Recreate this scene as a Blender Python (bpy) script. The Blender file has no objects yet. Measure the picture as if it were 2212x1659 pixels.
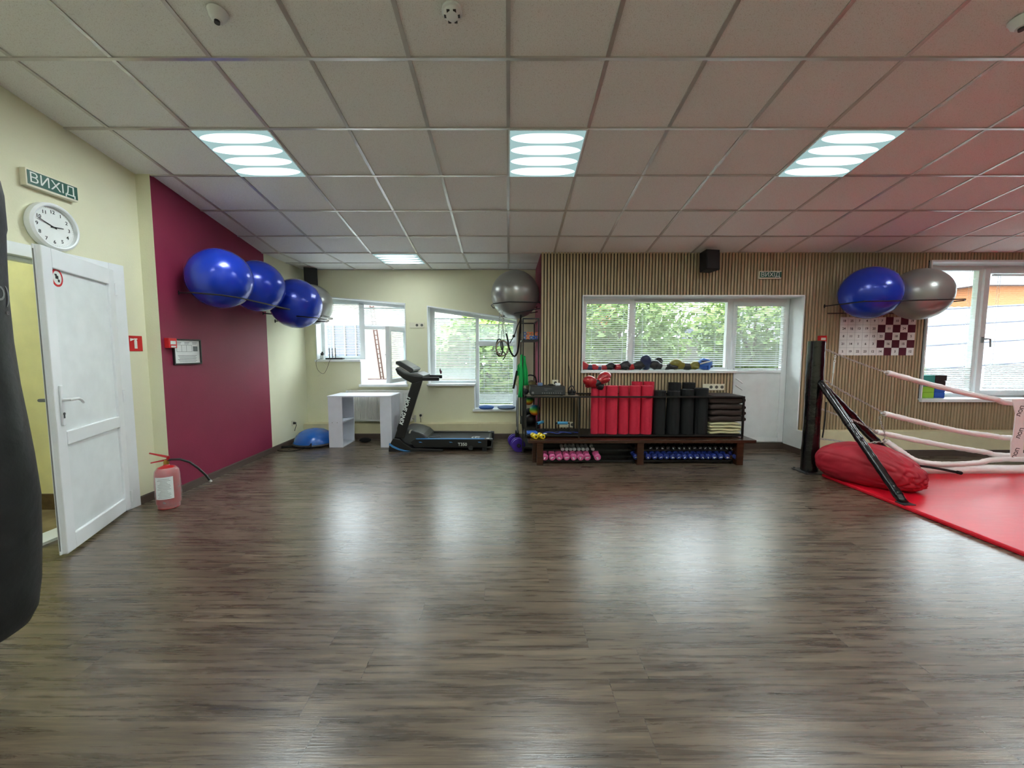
import bpy, bmesh, math, random
from mathutils import Vector, Matrix
random.seed(7)
R = math.radians
SC = bpy.context.scene
COL = SC.collection

# ------------------------------------------------------------------ camera
F = 880.0; PX, PY = 1098.0, 829.5; TH = R(4.6); HC = 1.383
_c, _s = math.cos(TH), math.sin(TH)
cam = bpy.data.objects.new('camera', bpy.data.cameras.new('camera'))
COL.objects.link(cam)
cam.location = (0, 0, HC); cam.rotation_euler = (R(90) - TH, 0, 0)
cam.data.sensor_width = 36; cam.data.lens = F / 2212 * 36
cam.data.shift_x = (1106 - PX) / 2212
cam.data.clip_start = .05; cam.data.clip_end = 200
SC.camera = cam

# ------------------------------------------------------------------ light, exposure
SC.view_settings.view_transform = 'Standard'; SC.view_settings.look = 'None'
SC.view_settings.gamma = 1; SC.view_settings.use_curve_mapping = False
SC.view_settings.exposure = 1.15
w = bpy.data.worlds.new('sky'); SC.world = w; w.use_nodes = True
bg = w.node_tree.nodes['Background']
bg.inputs[0].default_value = (.86, .93, 1, 1); bg.inputs[1].default_value = 7.6
LAMP = 30.0            # radiance of the fluorescent tubes behind the diffusers
sun = bpy.data.objects.new('sun', bpy.data.lights.new('sun', 'SUN')); COL.objects.link(sun)
sun.data.energy = 2.0; sun.data.angle = R(20); sun.rotation_euler = (R(42), 0, R(25))

# ------------------------------------------------------------------ geometry helpers
def at(px, py, X=None, Y=None, Z=None):
    u = (px - PX) / F; v = (py - PY) / F
    r = (u, _c - v * _s, -_s - v * _c)
    t = X / r[0] if X is not None else Y / r[1] if Y is not None else (Z - HC) / r[2]
    return Vector((r[0] * t, r[1] * t, r[2] * t + HC))

def lin(c):
    return tuple(((x / 255) / 12.92 if x / 255 <= .04045 else ((x / 255 + .055) / 1.055) ** 2.4) for x in c)

class MB:
    def __init__(s, xf=None):
        s.bm = bmesh.new(); s.xf = xf; s.mi = 0
    def _v(s, p):
        p = Vector(p)
        return s.bm.verts.new(s.xf @ p if s.xf else p)
    def face(s, vs):
        try:
            f = s.bm.faces.new(vs); f.material_index = s.mi; return f
        except ValueError: pass
    def quad(s, *ps): s.face([s._v(p) for p in ps]); return s
    def box(s, x0, x1, y0, y1, z0, z1):
        v = [s._v((x, y, z)) for x in (x0, x1) for y in (y0, y1) for z in (z0, z1)]
        for f in ((0,1,3,2),(4,6,7,5),(0,4,5,1),(2,3,7,6),(0,2,6,4),(1,5,7,3)): s.face([v[i] for i in f])
        return s
    def prism(s, pts, a, b, ax='y'):
        def P(p, t):
            return (p[0], t, p[1]) if ax == 'y' else (t, p[0], p[1]) if ax == 'x' else (p[0], p[1], t)
        n = len(pts); A = [s._v(P(p, a)) for p in pts]; B = [s._v(P(p, b)) for p in pts]
        s.face(A); s.face(B[::-1])
        for i in range(n): s.face([A[i], B[i], B[(i+1) % n], A[(i+1) % n]])
        return s
    def cyl(s, p0, p1, r0, r1=None, n=20, cap=True):
        r1 = r0 if r1 is None else r1
        p0, p1 = Vector(p0), Vector(p1); d = (p1 - p0).normalized()
        a = d.orthogonal().normalized(); b = d.cross(a)
        A = []; B = []
        for i in range(n):
            t = 2 * math.pi * i / n; o = a * math.cos(t) + b * math.sin(t)
            A.append(s._v(p0 + o * r0)); B.append(s._v(p1 + o * r1))
        for i in range(n): s.face([A[i], A[(i+1) % n], B[(i+1) % n], B[i]])
        if cap: s.face(A[::-1]); s.face(B)
        return s
    def tube(s, pts, r, n=8, closed=False, rb=None):
        pts = [Vector(p) for p in pts]; N = len(pts); rings = []; up = None
        for i, p in enumerate(pts):
            if closed: d = (pts[(i+1) % N] - pts[i-1]).normalized()
            else: d = (pts[min(i+1, N-1)] - pts[max(i-1, 0)]).normalized()
            if up is None: up = d.orthogonal().normalized()
            up = (up - d * up.dot(d)).normalized(); b = d.cross(up)
            rr = r[i] if isinstance(r, (list, tuple)) else r; r2 = rr if rb is None else rb
            rings.append([s._v(p + up * math.cos(2*math.pi*k/n) * rr + b * math.sin(2*math.pi*k/n) * r2) for k in range(n)])
        for i in range(N if closed else N - 1):
            A, B = rings[i], rings[(i+1) % N]
            for k in range(n): s.face([A[k], A[(k+1) % n], B[(k+1) % n], B[k]])
        if not closed: s.face(rings[0][::-1]); s.face(rings[-1])
        return s
    def lathe(s, prof, c=(0,0,0), n=32, axis='z'):
        rings = []; c = Vector(c)
        for r, h in prof:
            ring = []
            for i in range(n):
                t = 2*math.pi*i/n; x, y = r*math.cos(t), r*math.sin(t)
                o = (x, y, h) if axis == 'z' else (x, h, y) if axis == 'y' else (h, x, y)
                ring.append(s._v(c + Vector(o)))
            rings.append(ring)
        for a, b in zip(rings, rings[1:]):
            for i in range(n): s.face([a[i], a[(i+1) % n], b[(i+1) % n], b[i]])
        if prof[0][0] > 1e-5: s.face(rings[0][::-1])
        if prof[-1][0] > 1e-5: s.face(rings[-1])
        return s
    def ball(s, c, r, n=32, sx=1, sy=1, sz=1):
        c = Vector(c); m = n // 2; rows = []
        for j in range(1, m):
            ph = math.pi * j / m
            rows.append([s._v(c + Vector((sx*r*math.sin(ph)*math.cos(2*math.pi*i/n), sy*r*math.sin(ph)*math.sin(2*math.pi*i/n), sz*r*math.cos(ph)))) for i in range(n)])
        t = s._v(c + Vector((0,0,sz*r))); b = s._v(c - Vector((0,0,sz*r)))
        for a, d in zip(rows, rows[1:]):
            for i in range(n): s.face([a[i], d[i], d[(i+1) % n], a[(i+1) % n]])
        for i in range(n): s.face([t, rows[0][i], rows[0][(i+1) % n]]); s.face([b, rows[-1][(i+1) % n], rows[-1][i]])
        return s
    def text(s, body, size, loc, right, up, extrude=.001, align='CENTER', bold=0.0, shear=0):
        cu = bpy.data.curves.new('t', 'FONT'); cu.body = body; cu.size = size; cu.extrude = extrude
        cu.align_x = align; cu.align_y = 'CENTER'; cu.offset = bold; cu.shear = shear; cu.resolution_u = 3
        o = bpy.data.objects.new('t', cu); COL.objects.link(o)
        dg = bpy.context.evaluated_depsgraph_get(); me = bpy.data.meshes.new_from_object(o.evaluated_get(dg))
        right = Vector(right).normalized(); up = Vector(up).normalized(); nrm = right.cross(up)
        M = Matrix.Identity(4)
        for i in range(3): M[i][0] = right[i]; M[i][1] = up[i]; M[i][2] = nrm[i]; M[i][3] = loc[i]
        if s.xf: M = s.xf @ M
        me.transform(M)
        k = len(s.bm.faces); s.bm.from_mesh(me); s.bm.faces.ensure_lookup_table()
        for f in s.bm.faces[k:]: f.material_index = s.mi
        bpy.data.objects.remove(o); bpy.data.curves.remove(cu); bpy.data.meshes.remove(me)
        return s
    def build(s, name, m, parent=None, smooth=False, bevel=0, sub=0, solid=0, ang=35):
        bm = s.bm
        bmesh.ops.recalc_face_normals(bm, faces=bm.faces)
        if parent is not None: org = ORG[parent.name]
        elif s.org is not None: org = Vector(s.org)
        else:
            xs = [v.co for v in bm.verts]
            org = Vector(((min(p.x for p in xs)+max(p.x for p in xs))/2, (min(p.y for p in xs)+max(p.y for p in xs))/2, min(p.z for p in xs)))
        for v in bm.verts: v.co -= org
        me = bpy.data.meshes.new(name); bm.to_mesh(me); bm.free()
        for mm in (m if isinstance(m, (list, tuple)) else [m]): me.materials.append(mm)
        if smooth:
            me.polygons.foreach_set('use_smooth', [True] * len(me.polygons))
            if ang: me.set_sharp_from_angle(angle=R(ang))
        o = bpy.data.objects.new(name, me); COL.objects.link(o)
        if parent is not None: o.parent = parent
        else: o.location = org
        ORG[o.name] = org
        if solid:
            md = o.modifiers.new('solid', 'SOLIDIFY'); md.thickness = solid; md.offset = 0
        if bevel:
            md = o.modifiers.new('bevel', 'BEVEL'); md.width = bevel; md.segments = 2; md.limit_method = 'ANGLE'
        if sub:
            md = o.modifiers.new('sub', 'SUBSURF'); md.levels = sub; md.render_levels = sub
        return o
    org = None
ORG = {}

def tag(o, label, cat, group=None, kind=None):
    o['label'] = label; o['category'] = cat
    if group: o['group'] = group
    if kind: o['kind'] = kind
    return o
def thing(name, label, cat, loc, group=None):
    o = bpy.data.objects.new(name, None); o.empty_display_size = .05; COL.objects.link(o)
    o.location = loc; ORG[o.name] = Vector(loc)
    return tag(o, label, cat, group)
def struct(o, label=None):
    o['kind'] = 'structure'
    if label: o['label'] = label; o['category'] = label.split('|')[-1] if '|' in label else 'wall'
    return o
def sroot(name, loc, label, cat):
    o = bpy.data.objects.new(name, None); o.empty_display_size = .05; COL.objects.link(o)
    o.location = loc; ORG[o.name] = Vector(loc); o['kind'] = 'structure'; o['label'] = label; o['category'] = cat
    return o
def dup(root, loc, label=None, mats=None):
    r = root.copy(); COL.objects.link(r); r.location = loc
    ORG[r.name] = Vector(loc)
    if label: r['label'] = label
    for ch in list(root.children):
        c = ch.copy(); COL.objects.link(c); c.parent = r
        for g in list(ch.children):
            d = g.copy(); COL.objects.link(d); d.parent = c
    return r

# ------------------------------------------------------------------ materials
def mat(name, rgb, rough=.6, metal=0, spec=.5, noise=0, nscale=8, bump=0, bscale=60, coat=0, stretch=(1,1,1), noise2=None, trans=0, sheen=0):
    m = bpy.data.materials.new(name); m.use_nodes = True; nt = m.node_tree; N = nt.nodes; L = nt.links
    b = N['Principled BSDF']; col = lin(rgb) + (1,)
    b.inputs['Base Color'].default_value = col; b.inputs['Roughness'].default_value = rough
    b.inputs['Metallic'].default_value = metal; b.inputs['Specular IOR Level'].default_value = spec
    b.inputs['Coat Weight'].default_value = coat; b.inputs['Coat Roughness'].default_value = .15
    if sheen: b.inputs['Sheen Weight'].default_value = sheen
    tc = N.new('ShaderNodeTexCoord'); mp = N.new('ShaderNodeMapping'); mp.inputs['Scale'].default_value = stretch
    L.new(tc.outputs['Object'], mp.inputs['Vector'])
    if noise or not bump:
        nz = N.new('ShaderNodeTexNoise'); nz.inputs['Scale'].default_value = nscale; nz.inputs['Detail'].default_value = 4
        L.new(mp.outputs[0], nz.inputs['Vector'])
        cr = N.new('ShaderNodeValToRGB'); a = noise or .04
        c2 = lin(noise2) if noise2 else tuple(min(1, x*(1+a)) for x in col[:3])
        cr.color_ramp.elements[0].position = .3; cr.color_ramp.elements[1].position = .7
        cr.color_ramp.elements[0].color = tuple(x*(1-a) for x in col[:3]) + (1,) if not noise2 else col
        cr.color_ramp.elements[1].color = c2 + (1,)
        L.new(nz.outputs['Fac'], cr.inputs[0]); L.new(cr.outputs[0], b.inputs['Base Color'])
    if bump:
        nb = N.new('ShaderNodeTexNoise'); nb.inputs['Scale'].default_value = bscale; nb.inputs['Detail'].default_value = 5
        L.new(mp.outputs[0], nb.inputs['Vector'])
        bp = N.new('ShaderNodeBump'); bp.inputs['Strength'].default_value = bump; bp.inputs['Distance'].default_value = .01
        L.new(nb.outputs['Fac'], bp.inputs['Height']); L.new(bp.outputs[0], b.inputs['Normal'])
    return m
def floor_mat():
    m = bpy.data.materials.new('laminate'); m.use_nodes = True; nt = m.node_tree; N = nt.nodes; L = nt.links; b = N['Principled BSDF']
    tc = N.new('ShaderNodeTexCoord')
    br = N.new('ShaderNodeTexBrick'); br.offset = .37; br.offset_frequency = 3
    br.inputs['Scale'].default_value = 1; br.inputs['Mortar Size'].default_value = .0011
    br.inputs['Brick Width'].default_value = 1.22; br.inputs['Row Height'].default_value = .18
    br.inputs['Color1'].default_value = (0, 0, 0, 1); br.inputs['Color2'].default_value = (1, 1, 1, 1); br.inputs['Mortar'].default_value = (.5, .5, .5, 1)
    br.offset = 0
    sq = N.new('ShaderNodeSeparateXYZ'); L.new(tc.outputs['Object'], sq.inputs[0])
    fl = N.new('ShaderNodeMath'); fl.operation = 'DIVIDE'; fl.inputs[1].default_value = .18; L.new(sq.outputs['Y'], fl.inputs[0])
    f2 = N.new('ShaderNodeMath'); f2.operation = 'FLOOR'; L.new(fl.outputs[0], f2.inputs[0])
    wn = N.new('ShaderNodeTexWhiteNoise'); wn.noise_dimensions = '1D'; L.new(f2.outputs[0], wn.inputs['W'])
    ax = N.new('ShaderNodeMath'); ax.operation = 'MULTIPLY_ADD'; ax.inputs[1].default_value = 1.22; L.new(wn.outputs['Value'], ax.inputs[0]); L.new(sq.outputs['X'], ax.inputs[2])
    cb = N.new('ShaderNodeCombineXYZ'); L.new(ax.outputs[0], cb.inputs['X']); L.new(sq.outputs['Y'], cb.inputs['Y'])
    L.new(cb.outputs[0], br.inputs['Vector'])
    # wood grain, shifted per plank
    sx = N.new('ShaderNodeVectorMath'); sx.operation = 'MULTIPLY_ADD'; sx.inputs[1].default_value = (1, 1, 1)
    L.new(br.outputs['Color'], sx.inputs[0]); sx.inputs[1].default_value = (7, 3, 5); L.new(tc.outputs['Object'], sx.inputs[2])
    mp = N.new('ShaderNodeMapping'); mp.inputs['Scale'].default_value = (1.3, 24, 1); L.new(sx.outputs[0], mp.inputs['Vector'])
    n1 = N.new('ShaderNodeTexNoise'); n1.inputs['Scale'].default_value = 1.7; n1.inputs['Detail'].default_value = 7; n1.inputs['Roughness'].default_value = .62; n1.inputs['Distortion'].default_value = .6
    L.new(mp.outputs[0], n1.inputs['Vector'])
    mp2 = N.new('ShaderNodeMapping'); mp2.inputs['Scale'].default_value = (4, 90, 1); L.new(sx.outputs[0], mp2.inputs['Vector'])
    n2 = N.new('ShaderNodeTexNoise'); n2.inputs['Scale'].default_value = 2; n2.inputs['Detail'].default_value = 3; L.new(mp2.outputs[0], n2.inputs['Vector'])
    r1 = N.new('ShaderNodeValToRGB'); e = r1.color_ramp.elements
    e[0].position = .28; e[0].color = lin((58, 47, 38)) + (1,); e[1].position = .74; e[1].color = lin((128, 113, 95)) + (1,)
    q = r1.color_ramp.elements.new(.5); q.color = lin((92, 79, 66)) + (1,)
    L.new(n1.outputs['Fac'], r1.inputs[0])
    mx = N.new('ShaderNodeMix'); mx.data_type = 'RGBA'; mx.blend_type = 'OVERLAY'; mx.inputs[0].default_value = .22
    L.new(r1.outputs[0], mx.inputs['A']); L.new(n2.outputs['Fac'], mx.inputs['B'])
    mp3 = N.new('ShaderNodeMapping'); mp3.inputs['Scale'].default_value = (.8, 6, 1); L.new(sx.outputs[0], mp3.inputs['Vector'])
    n3 = N.new('ShaderNodeTexNoise'); n3.inputs['Scale'].default_value = 2.2; n3.inputs['Detail'].default_value = 5; n3.inputs['Distortion'].default_value = 1.5; L.new(mp3.outputs[0], n3.inputs['Vector'])
    r3 = N.new('ShaderNodeValToRGB'); r3.color_ramp.elements[0].position = .34; r3.color_ramp.elements[0].color = (.70, .66, .61, 1); r3.color_ramp.elements[1].position = .62; r3.color_ramp.elements[1].color = (1.12, 1.12, 1.1, 1); L.new(n3.outputs['Fac'], r3.inputs[0])
    m3 = N.new('ShaderNodeMix'); m3.data_type = 'RGBA'; m3.blend_type = 'MULTIPLY'; m3.inputs[0].default_value = 1; L.new(mx.outputs['Result'], m3.inputs['A']); L.new(r3.outputs[0], m3.inputs['B']); mx = m3
    # plank to plank tone
    mr = N.new('ShaderNodeMapRange'); mr.inputs[3].default_value = .90; mr.inputs[4].default_value = 1.08
    L.new(br.outputs['Color'], mr.inputs[0])
    mu = N.new('ShaderNodeVectorMath'); mu.operation = 'SCALE'; L.new(mx.outputs['Result'], mu.inputs[0]); L.new(mr.outputs[0], mu.inputs['Scale'])
    m2 = N.new('ShaderNodeMix'); m2.data_type = 'RGBA'; L.new(br.outputs['Fac'], m2.inputs[0]); L.new(mu.outputs[0], m2.inputs['A']); m2.inputs['B'].default_value = lin((52, 45, 40)) + (1,)
    L.new(m2.outputs['Result'], b.inputs['Base Color'])
    rr = N.new('ShaderNodeMapRange'); rr.inputs[3].default_value = .22; rr.inputs[4].default_value = .34; L.new(n1.outputs['Fac'], rr.inputs[0]); L.new(rr.outputs[0], b.inputs['Roughness'])
    bp = N.new('ShaderNodeBump'); bp.inputs['Strength'].default_value = .12; bp.inputs['Distance'].default_value = .004; L.new(n2.outputs['Fac'], bp.inputs['Height']); L.new(bp.outputs[0], b.inputs['Normal'])
    b.inputs['Specular IOR Level'].default_value = .8
    return m
def tile_mat():
    m = bpy.data.materials.new('mineral_tile'); m.use_nodes = True; nt = m.node_tree; N = nt.nodes; L = nt.links; b = N['Principled BSDF']
    tc = N.new('ShaderNodeTexCoord'); v = N.new('ShaderNodeTexNoise'); v.inputs['Scale'].default_value = 210; v.inputs['Detail'].default_value = 2
    L.new(tc.outputs['Object'], v.inputs['Vector']); cr = N.new('ShaderNodeValToRGB'); e = cr.color_ramp.elements
    e[0].position = .3; e[0].color = lin((212, 208, 202)) + (1,); e[1].position = .45; e[1].color = lin((240, 240, 238)) + (1,)
    L.new(v.outputs['Fac'], cr.inputs[0]); L.new(cr.outputs[0], b.inputs['Base Color']); b.inputs['Roughness'].default_value = .95
    bp = N.new('ShaderNodeBump'); bp.inputs['Strength'].default_value = .2; bp.inputs['Distance'].default_value = .003; L.new(v.outputs['Fac'], bp.inputs['Height']); L.new(bp.outputs[0], b.inputs['Normal'])
    return m
def lamp_mat(power=1.0):
    # four fluorescent tubes glowing behind a prismatic diffuser; local object coordinates -.29..+.29
    m = bpy.data.materials.new('lit_diffuser'); m.use_nodes = True; nt = m.node_tree; N = nt.nodes; L = nt.links
    for n in list(N): N.remove(n)
    out = N.new('ShaderNodeOutputMaterial'); em = N.new('ShaderNodeEmission'); tc = N.new('ShaderNodeTexCoord'); sp = N.new('ShaderNodeSeparateXYZ')
    L.new(tc.outputs['Object'], sp.inputs[0])
    def M(op, a, b=None):
        n = N.new('ShaderNodeMath'); n.operation = op
        for i, x in enumerate((a, b)):
            if x is None: continue
            if isinstance(x, (int, float)): n.inputs[i].default_value = x
            else: L.new(x, n.inputs[i])
        return n.outputs[0]
    c = M('COSINE', M('MULTIPLY', sp.outputs['Y'], 2*math.pi/.14)); c = M('MULTIPLY', c, -1)      # 4 peaks
    ex = M('POWER', M('ABSOLUTE', M('DIVIDE', sp.outputs['X'], .27)), 4)                      # ends of the tubes
    k = M('SUBTRACT', c, M('MULTIPLY', ex, 1.6))
    mr = N.new('ShaderNodeMapRange'); mr.interpolation_type = 'SMOOTHSTEP'; mr.inputs[1].default_value = -.95; mr.inputs[2].default_value = .9; L.new(k, mr.inputs[0])
    st = M('ADD', M('MULTIPLY', mr.outputs[0], LAMP*power), .3)
    cr = N.new('ShaderNodeValToRGB'); cr.color_ramp.elements[0].color = (.55, .82, .82, 1); cr.color_ramp.elements[1].color = (.95, 1, 1, 1); L.new(mr.outputs[0], cr.inputs[0])
    L.new(cr.outputs[0], em.inputs[0]); L.new(st, em.inputs[1]); L.new(em.outputs[0], out.inputs[0])
    return m
def glass_mat():
    m = bpy.data.materials.new('window_glass'); m.use_nodes = True; nt = m.node_tree; N = nt.nodes; L = nt.links
    for n in list(N): N.remove(n)
    out = N.new('ShaderNodeOutputMaterial'); t = N.new('ShaderNodeBsdfTransparent'); g = N.new('ShaderNodeBsdfGlossy'); g.inputs['Roughness'].default_value = .02
    t.inputs[0].default_value = (.95, .98, .97, 1); lw = N.new('ShaderNodeLayerWeight'); lw.inputs[0].default_value = .5; pw = N.new('ShaderNodeMath'); pw.operation = 'POWER'; pw.inputs[1].default_value = 5; L.new(lw.outputs['Facing'], pw.inputs[0]); fr = N.new('ShaderNodeMapRange'); fr.inputs[3].default_value = .035; fr.inputs[4].default_value = .8; L.new(pw.outputs[0], fr.inputs[0]); mx = N.new('ShaderNodeMixShader')
    L.new(fr.outputs[0], mx.inputs[0]); L.new(t.outputs[0], mx.inputs[1]); L.new(g.outputs[0], mx.inputs[2]); L.new(mx.outputs[0], out.inputs[0])
    return m
def blind_mat():
    m = bpy.data.materials.new('blind_slat'); m.use_nodes = True; nt = m.node_tree; N = nt.nodes; L = nt.links
    for n in list(N): N.remove(n)
    out = N.new('ShaderNodeOutputMaterial'); d = N.new('ShaderNodeBsdfDiffuse'); t = N.new('ShaderNodeBsdfTranslucent'); mx = N.new('ShaderNodeMixShader'); mx.inputs[0].default_value = .38
    d.inputs[0].default_value = (.86, .88, .88, 1); t.inputs[0].default_value = (.8, .85, .87, 1)
    L.new(d.outputs[0], mx.inputs[1]); L.new(t.outputs[0], mx.inputs[2]); L.new(mx.outputs[0], out.inputs[0])
    return m
def film_mat():
    m = bpy.data.materials.new('plastic_wrap'); m.use_nodes = True; nt = m.node_tree; N = nt.nodes; L = nt.links
    for n in list(N): N.remove(n)
    out = N.new('ShaderNodeOutputMaterial'); t = N.new('ShaderNodeBsdfTransparent'); g = N.new('ShaderNodeBsdfPrincipled'); g.inputs['Base Color'].default_value = (.8, .75, .75, 1); g.inputs['Roughness'].default_value = .25
    tc = N.new('ShaderNodeTexCoord'); nz = N.new('ShaderNodeTexNoise'); nz.inputs['Scale'].default_value = 14; L.new(tc.outputs['Object'], nz.inputs['Vector'])
    mr = N.new('ShaderNodeMapRange'); mr.inputs[1].default_value = .35; mr.inputs[2].default_value = .75; mr.inputs[3].default_value = .16; mr.inputs[4].default_value = .36; L.new(nz.outputs['Fac'], mr.inputs[0])
    bp = N.new('ShaderNodeBump'); bp.inputs['Strength'].default_value = .8; bp.inputs['Distance'].default_value = .01; L.new(nz.outputs['Fac'], bp.inputs['Height']); L.new(bp.outputs[0], g.inputs['Normal'])
    mx = N.new('ShaderNodeMixShader'); L.new(mr.outputs[0], mx.inputs[0]); L.new(t.outputs[0], mx.inputs[1]); L.new(g.outputs[0], mx.inputs[2]); L.new(mx.outputs[0], out.inputs[0])
    return m
def rainbow_mat():
    m = bpy.data.materials.new('rainbow_rubber'); m.use_nodes = True; nt = m.node_tree; N = nt.nodes; L = nt.links; b = N['Principled BSDF']
    tc = N.new('ShaderNodeTexCoord'); sp = N.new('ShaderNodeSeparateXYZ'); L.new(tc.outputs['Generated'], sp.inputs[0])
    cr = N.new('ShaderNodeValToRGB'); e = cr.color_ramp.elements
    e[0].position = 0; e[0].color = lin((200, 50, 30)) + (1,); e[1].position = 1; e[1].color = lin((30, 60, 160)) + (1,)
    for p, c in ((.22, (230, 120, 30)), (.4, (225, 205, 50)), (.6, (80, 180, 60)), (.8, (20, 140, 120))): q = e.new(p); q.color = lin(c) + (1,)
    L.new(sp.outputs['Z'], cr.inputs[0]); L.new(cr.outputs[0], b.inputs['Base Color']); b.inputs['Roughness'].default_value = .45
    return m
def slat_wood():
    m = mat('slat_wood', (168, 149, 116), .55, noise=.12, nscale=3, stretch=(6, 6, .5), noise2=(184, 166, 134)); return m

M = dict(
    floor=floor_mat(), tile=tile_mat(), lamp=lamp_mat(), lamp_dim=lamp_mat(.4), glass=glass_mat(), blind=blind_mat(), film=film_mat(), rainbow=rainbow_mat(), slat=slat_wood(),
    tbar=mat('ceiling_bar', (204, 200, 196), .28, metal=.55), yellow=mat('yellow_paint', (228, 227, 198), .85, noise=.03, nscale=2, bump=.15, bscale=90),
    hall=mat('hall_paint', (240, 234, 172), .85), maroon=mat('maroon_paint', (134, 34, 66), .62, noise=.06, nscale=3, bump=.12, bscale=90),
    backing=mat('slat_backing', (28, 22, 20), .9), pvc=mat('white_pvc', (236, 240, 241), .35, noise=.015), white=mat('white_plaster', (236, 240, 240), .7), panel=mat('door_panel', (232, 238, 238), .45),
    skirt=mat('skirting', (88, 74, 66), .45, noise=.15, stretch=(1, 1, 8)), ledge=mat('ledge_paint', (222, 214, 176), .8), black=mat('black_plastic', (16, 16, 18), .45), matte=mat('matte_black', (14, 14, 15), .8), gloss=mat('black_vinyl', (9, 9, 11), .16, bump=.5, bscale=22, coat=.5),
    bag=mat('bag_leather', (27, 31, 32), .5, noise=.35, nscale=9, bump=.25, bscale=30), steel=mat('steel', (196, 194, 190), .35, metal=.55), brass=mat('brass', (190, 150, 70), .35, metal=1), rackblk=mat('rack_paint', (20, 18, 18), .45),
    red=mat('red_enamel', (176, 20, 26), .3), vinyl=mat('red_vinyl', (206, 16, 38), .4, noise=.05, nscale=2, bump=.15, bscale=7, spec=.35, coat=0, stretch=(1, 3, 1)), beanred=mat('red_cloth', (168, 18, 40), .62, noise=.08, bump=.2, bscale=14),
    foamred=mat('red_foam', (200, 34, 62), .8, noise=.05, nscale=30, bump=.2, bscale=200), foamblk=mat('black_foam', (17, 18, 20), .85, noise=.1, nscale=40, bump=.3, bscale=200),
    blueball=mat('blue_pvc', (22, 56, 182), .24, metal=.15, noise=.03, coat=.35), greyball=mat('silver_pvc', (150, 150, 146), .3, metal=.45, noise=.03, coat=.2), bosu=mat('bosu_blue', (22, 98, 190), .25, coat=.3),
    wood=mat('bench_wood', (70, 38, 24), .25, noise=.3, nscale=3, stretch=(1, 14, 14), noise2=(50, 27, 18)), brown=mat('brown_cloth', (58, 46, 42), .9, bump=.3, bscale=60), beige=mat('beige_cloth', (206, 200, 160), .9, bump=.2, bscale=50),
    pink=mat('pink_vinyl', (214, 96, 150), .4), greyd=mat('grey_vinyl', (170, 176, 178), .4), blued=mat('navy_vinyl', (30, 50, 130), .4), yell=mat('yellow_vinyl', (235, 205, 20), .4), purple=mat('purple_vinyl', (62, 36, 140), .4),
    paper=mat('paper', (232, 236, 234), .7), print_=mat('ink', (120, 126, 126), .8), ink=mat('black_ink', (25, 25, 28), .6), green=mat('sign_green', (12, 82, 66), .45), signwh=mat('sign_white', (225, 232, 226), .5), redsign=mat('sign_red', (205, 30, 34), .5),
    towel=mat('green_cloth', (20, 168, 84), .85, bump=.3, bscale=60), ropew=mat('white_rope_vinyl', (246, 243, 242), .45, bump=.35, bscale=30), desk=mat('white_board', (226, 230, 240), .45), radiator=mat('radiator_paint', (226, 226, 218), .4),
    ivory=mat('ivory_plastic', (226, 222, 200), .4), hole=mat('socket_hole', (90, 88, 80), .6), trim=mat('cyan_stripe', (70, 140, 205), .4), dgrey=mat('dark_grey_plastic', (52, 54, 56), .4), mgrey=mat('grey_plastic', (120, 122, 122), .35), belt=mat('belt', (26, 27, 29), .7, bump=.2, bscale=150),
    lightblue=mat('light_blue_foam', (84, 168, 216), .6), bluedisc=mat('blue_rubber', (40, 92, 176), .45), greydisc=mat('greyblue_rubber', (96, 118, 156), .45), clay=mat('shelf_board', (150, 138, 120), .6), gloved=mat('dark_glove', (30, 28, 30), .4), gloven=mat('navy_glove', (34, 46, 82), .35), glovey=mat('olive_glove', (120, 112, 40), .4),
    gloveb=mat('blue_glove', (44, 96, 176), .35), glover=mat('red_glove', (170, 24, 34), .3, coat=.3), orange=mat('orange_rubber', (226, 110, 50), .5), blocklime=mat('lime_foam', (150, 204, 60), .7), blockteal=mat('teal_foam', (60, 158, 146), .7), blockblk=mat('dark_foam', (46, 38, 38), .7), blockblue=mat('blue_foam', (30, 82, 176), .7),
    ext=mat('outside_render', (112, 107, 96), .9), extgrey=mat('outside_grey', (70, 74, 86), .9), extdark=mat('outside_window', (48, 56, 72), .3), roofs=mat('roof_sheet', (92, 90, 97), .6, noise=.15, nscale=3), orangew=mat('orange_render', (128, 78, 42), .9), leaf=mat('leaf', (92, 118, 52), .6, noise=.3, nscale=1.5, noise2=(128, 156, 70)), bark=mat('bark', (90, 74, 58), .9),
    ground=mat('yard_ground', (120, 120, 116), .95, noise=.2), rust=mat('rusty_steel', (50, 24, 18), .7), hallfloor=mat('hall_tile', (150, 134, 100), .5, noise=.25, nscale=6, noise2=(112, 96, 66)), halltile=mat('hall_skirting_tile', (92, 72, 46), .5, noise=.3, nscale=20),
    silver=mat('silver_strip', (196, 196, 192), .35, metal=.6), wallgreen=mat('outside_hedge', (96, 140, 50), .9, noise=.5, nscale=6, noise2=(150, 190, 90)), mdark=mat('maroon_dark', (84, 24, 44), .6))

# ------------------------------------------------------------------ room shell
ZC, Y0, SL = 2.66, 5.46, math.tan(R(9.7))
YB, XR, YALC = -3.4, 8.3, 6.54
def zc(y): return ZC + (Y0 - y) * SL if y < Y0 else ZC
WD = -3.33             # door wall
WL = -3.20             # maroon wall

m = MB(); m.box(-5.6, XR + .3, YB - .3, 7.0, -.12, 0); m.org = (0, 0, 0)
o = struct(m.build('floor', M['floor'])); o['label'] = 'grey-brown wood-look plank floor'; o['category'] = 'floor'

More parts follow.
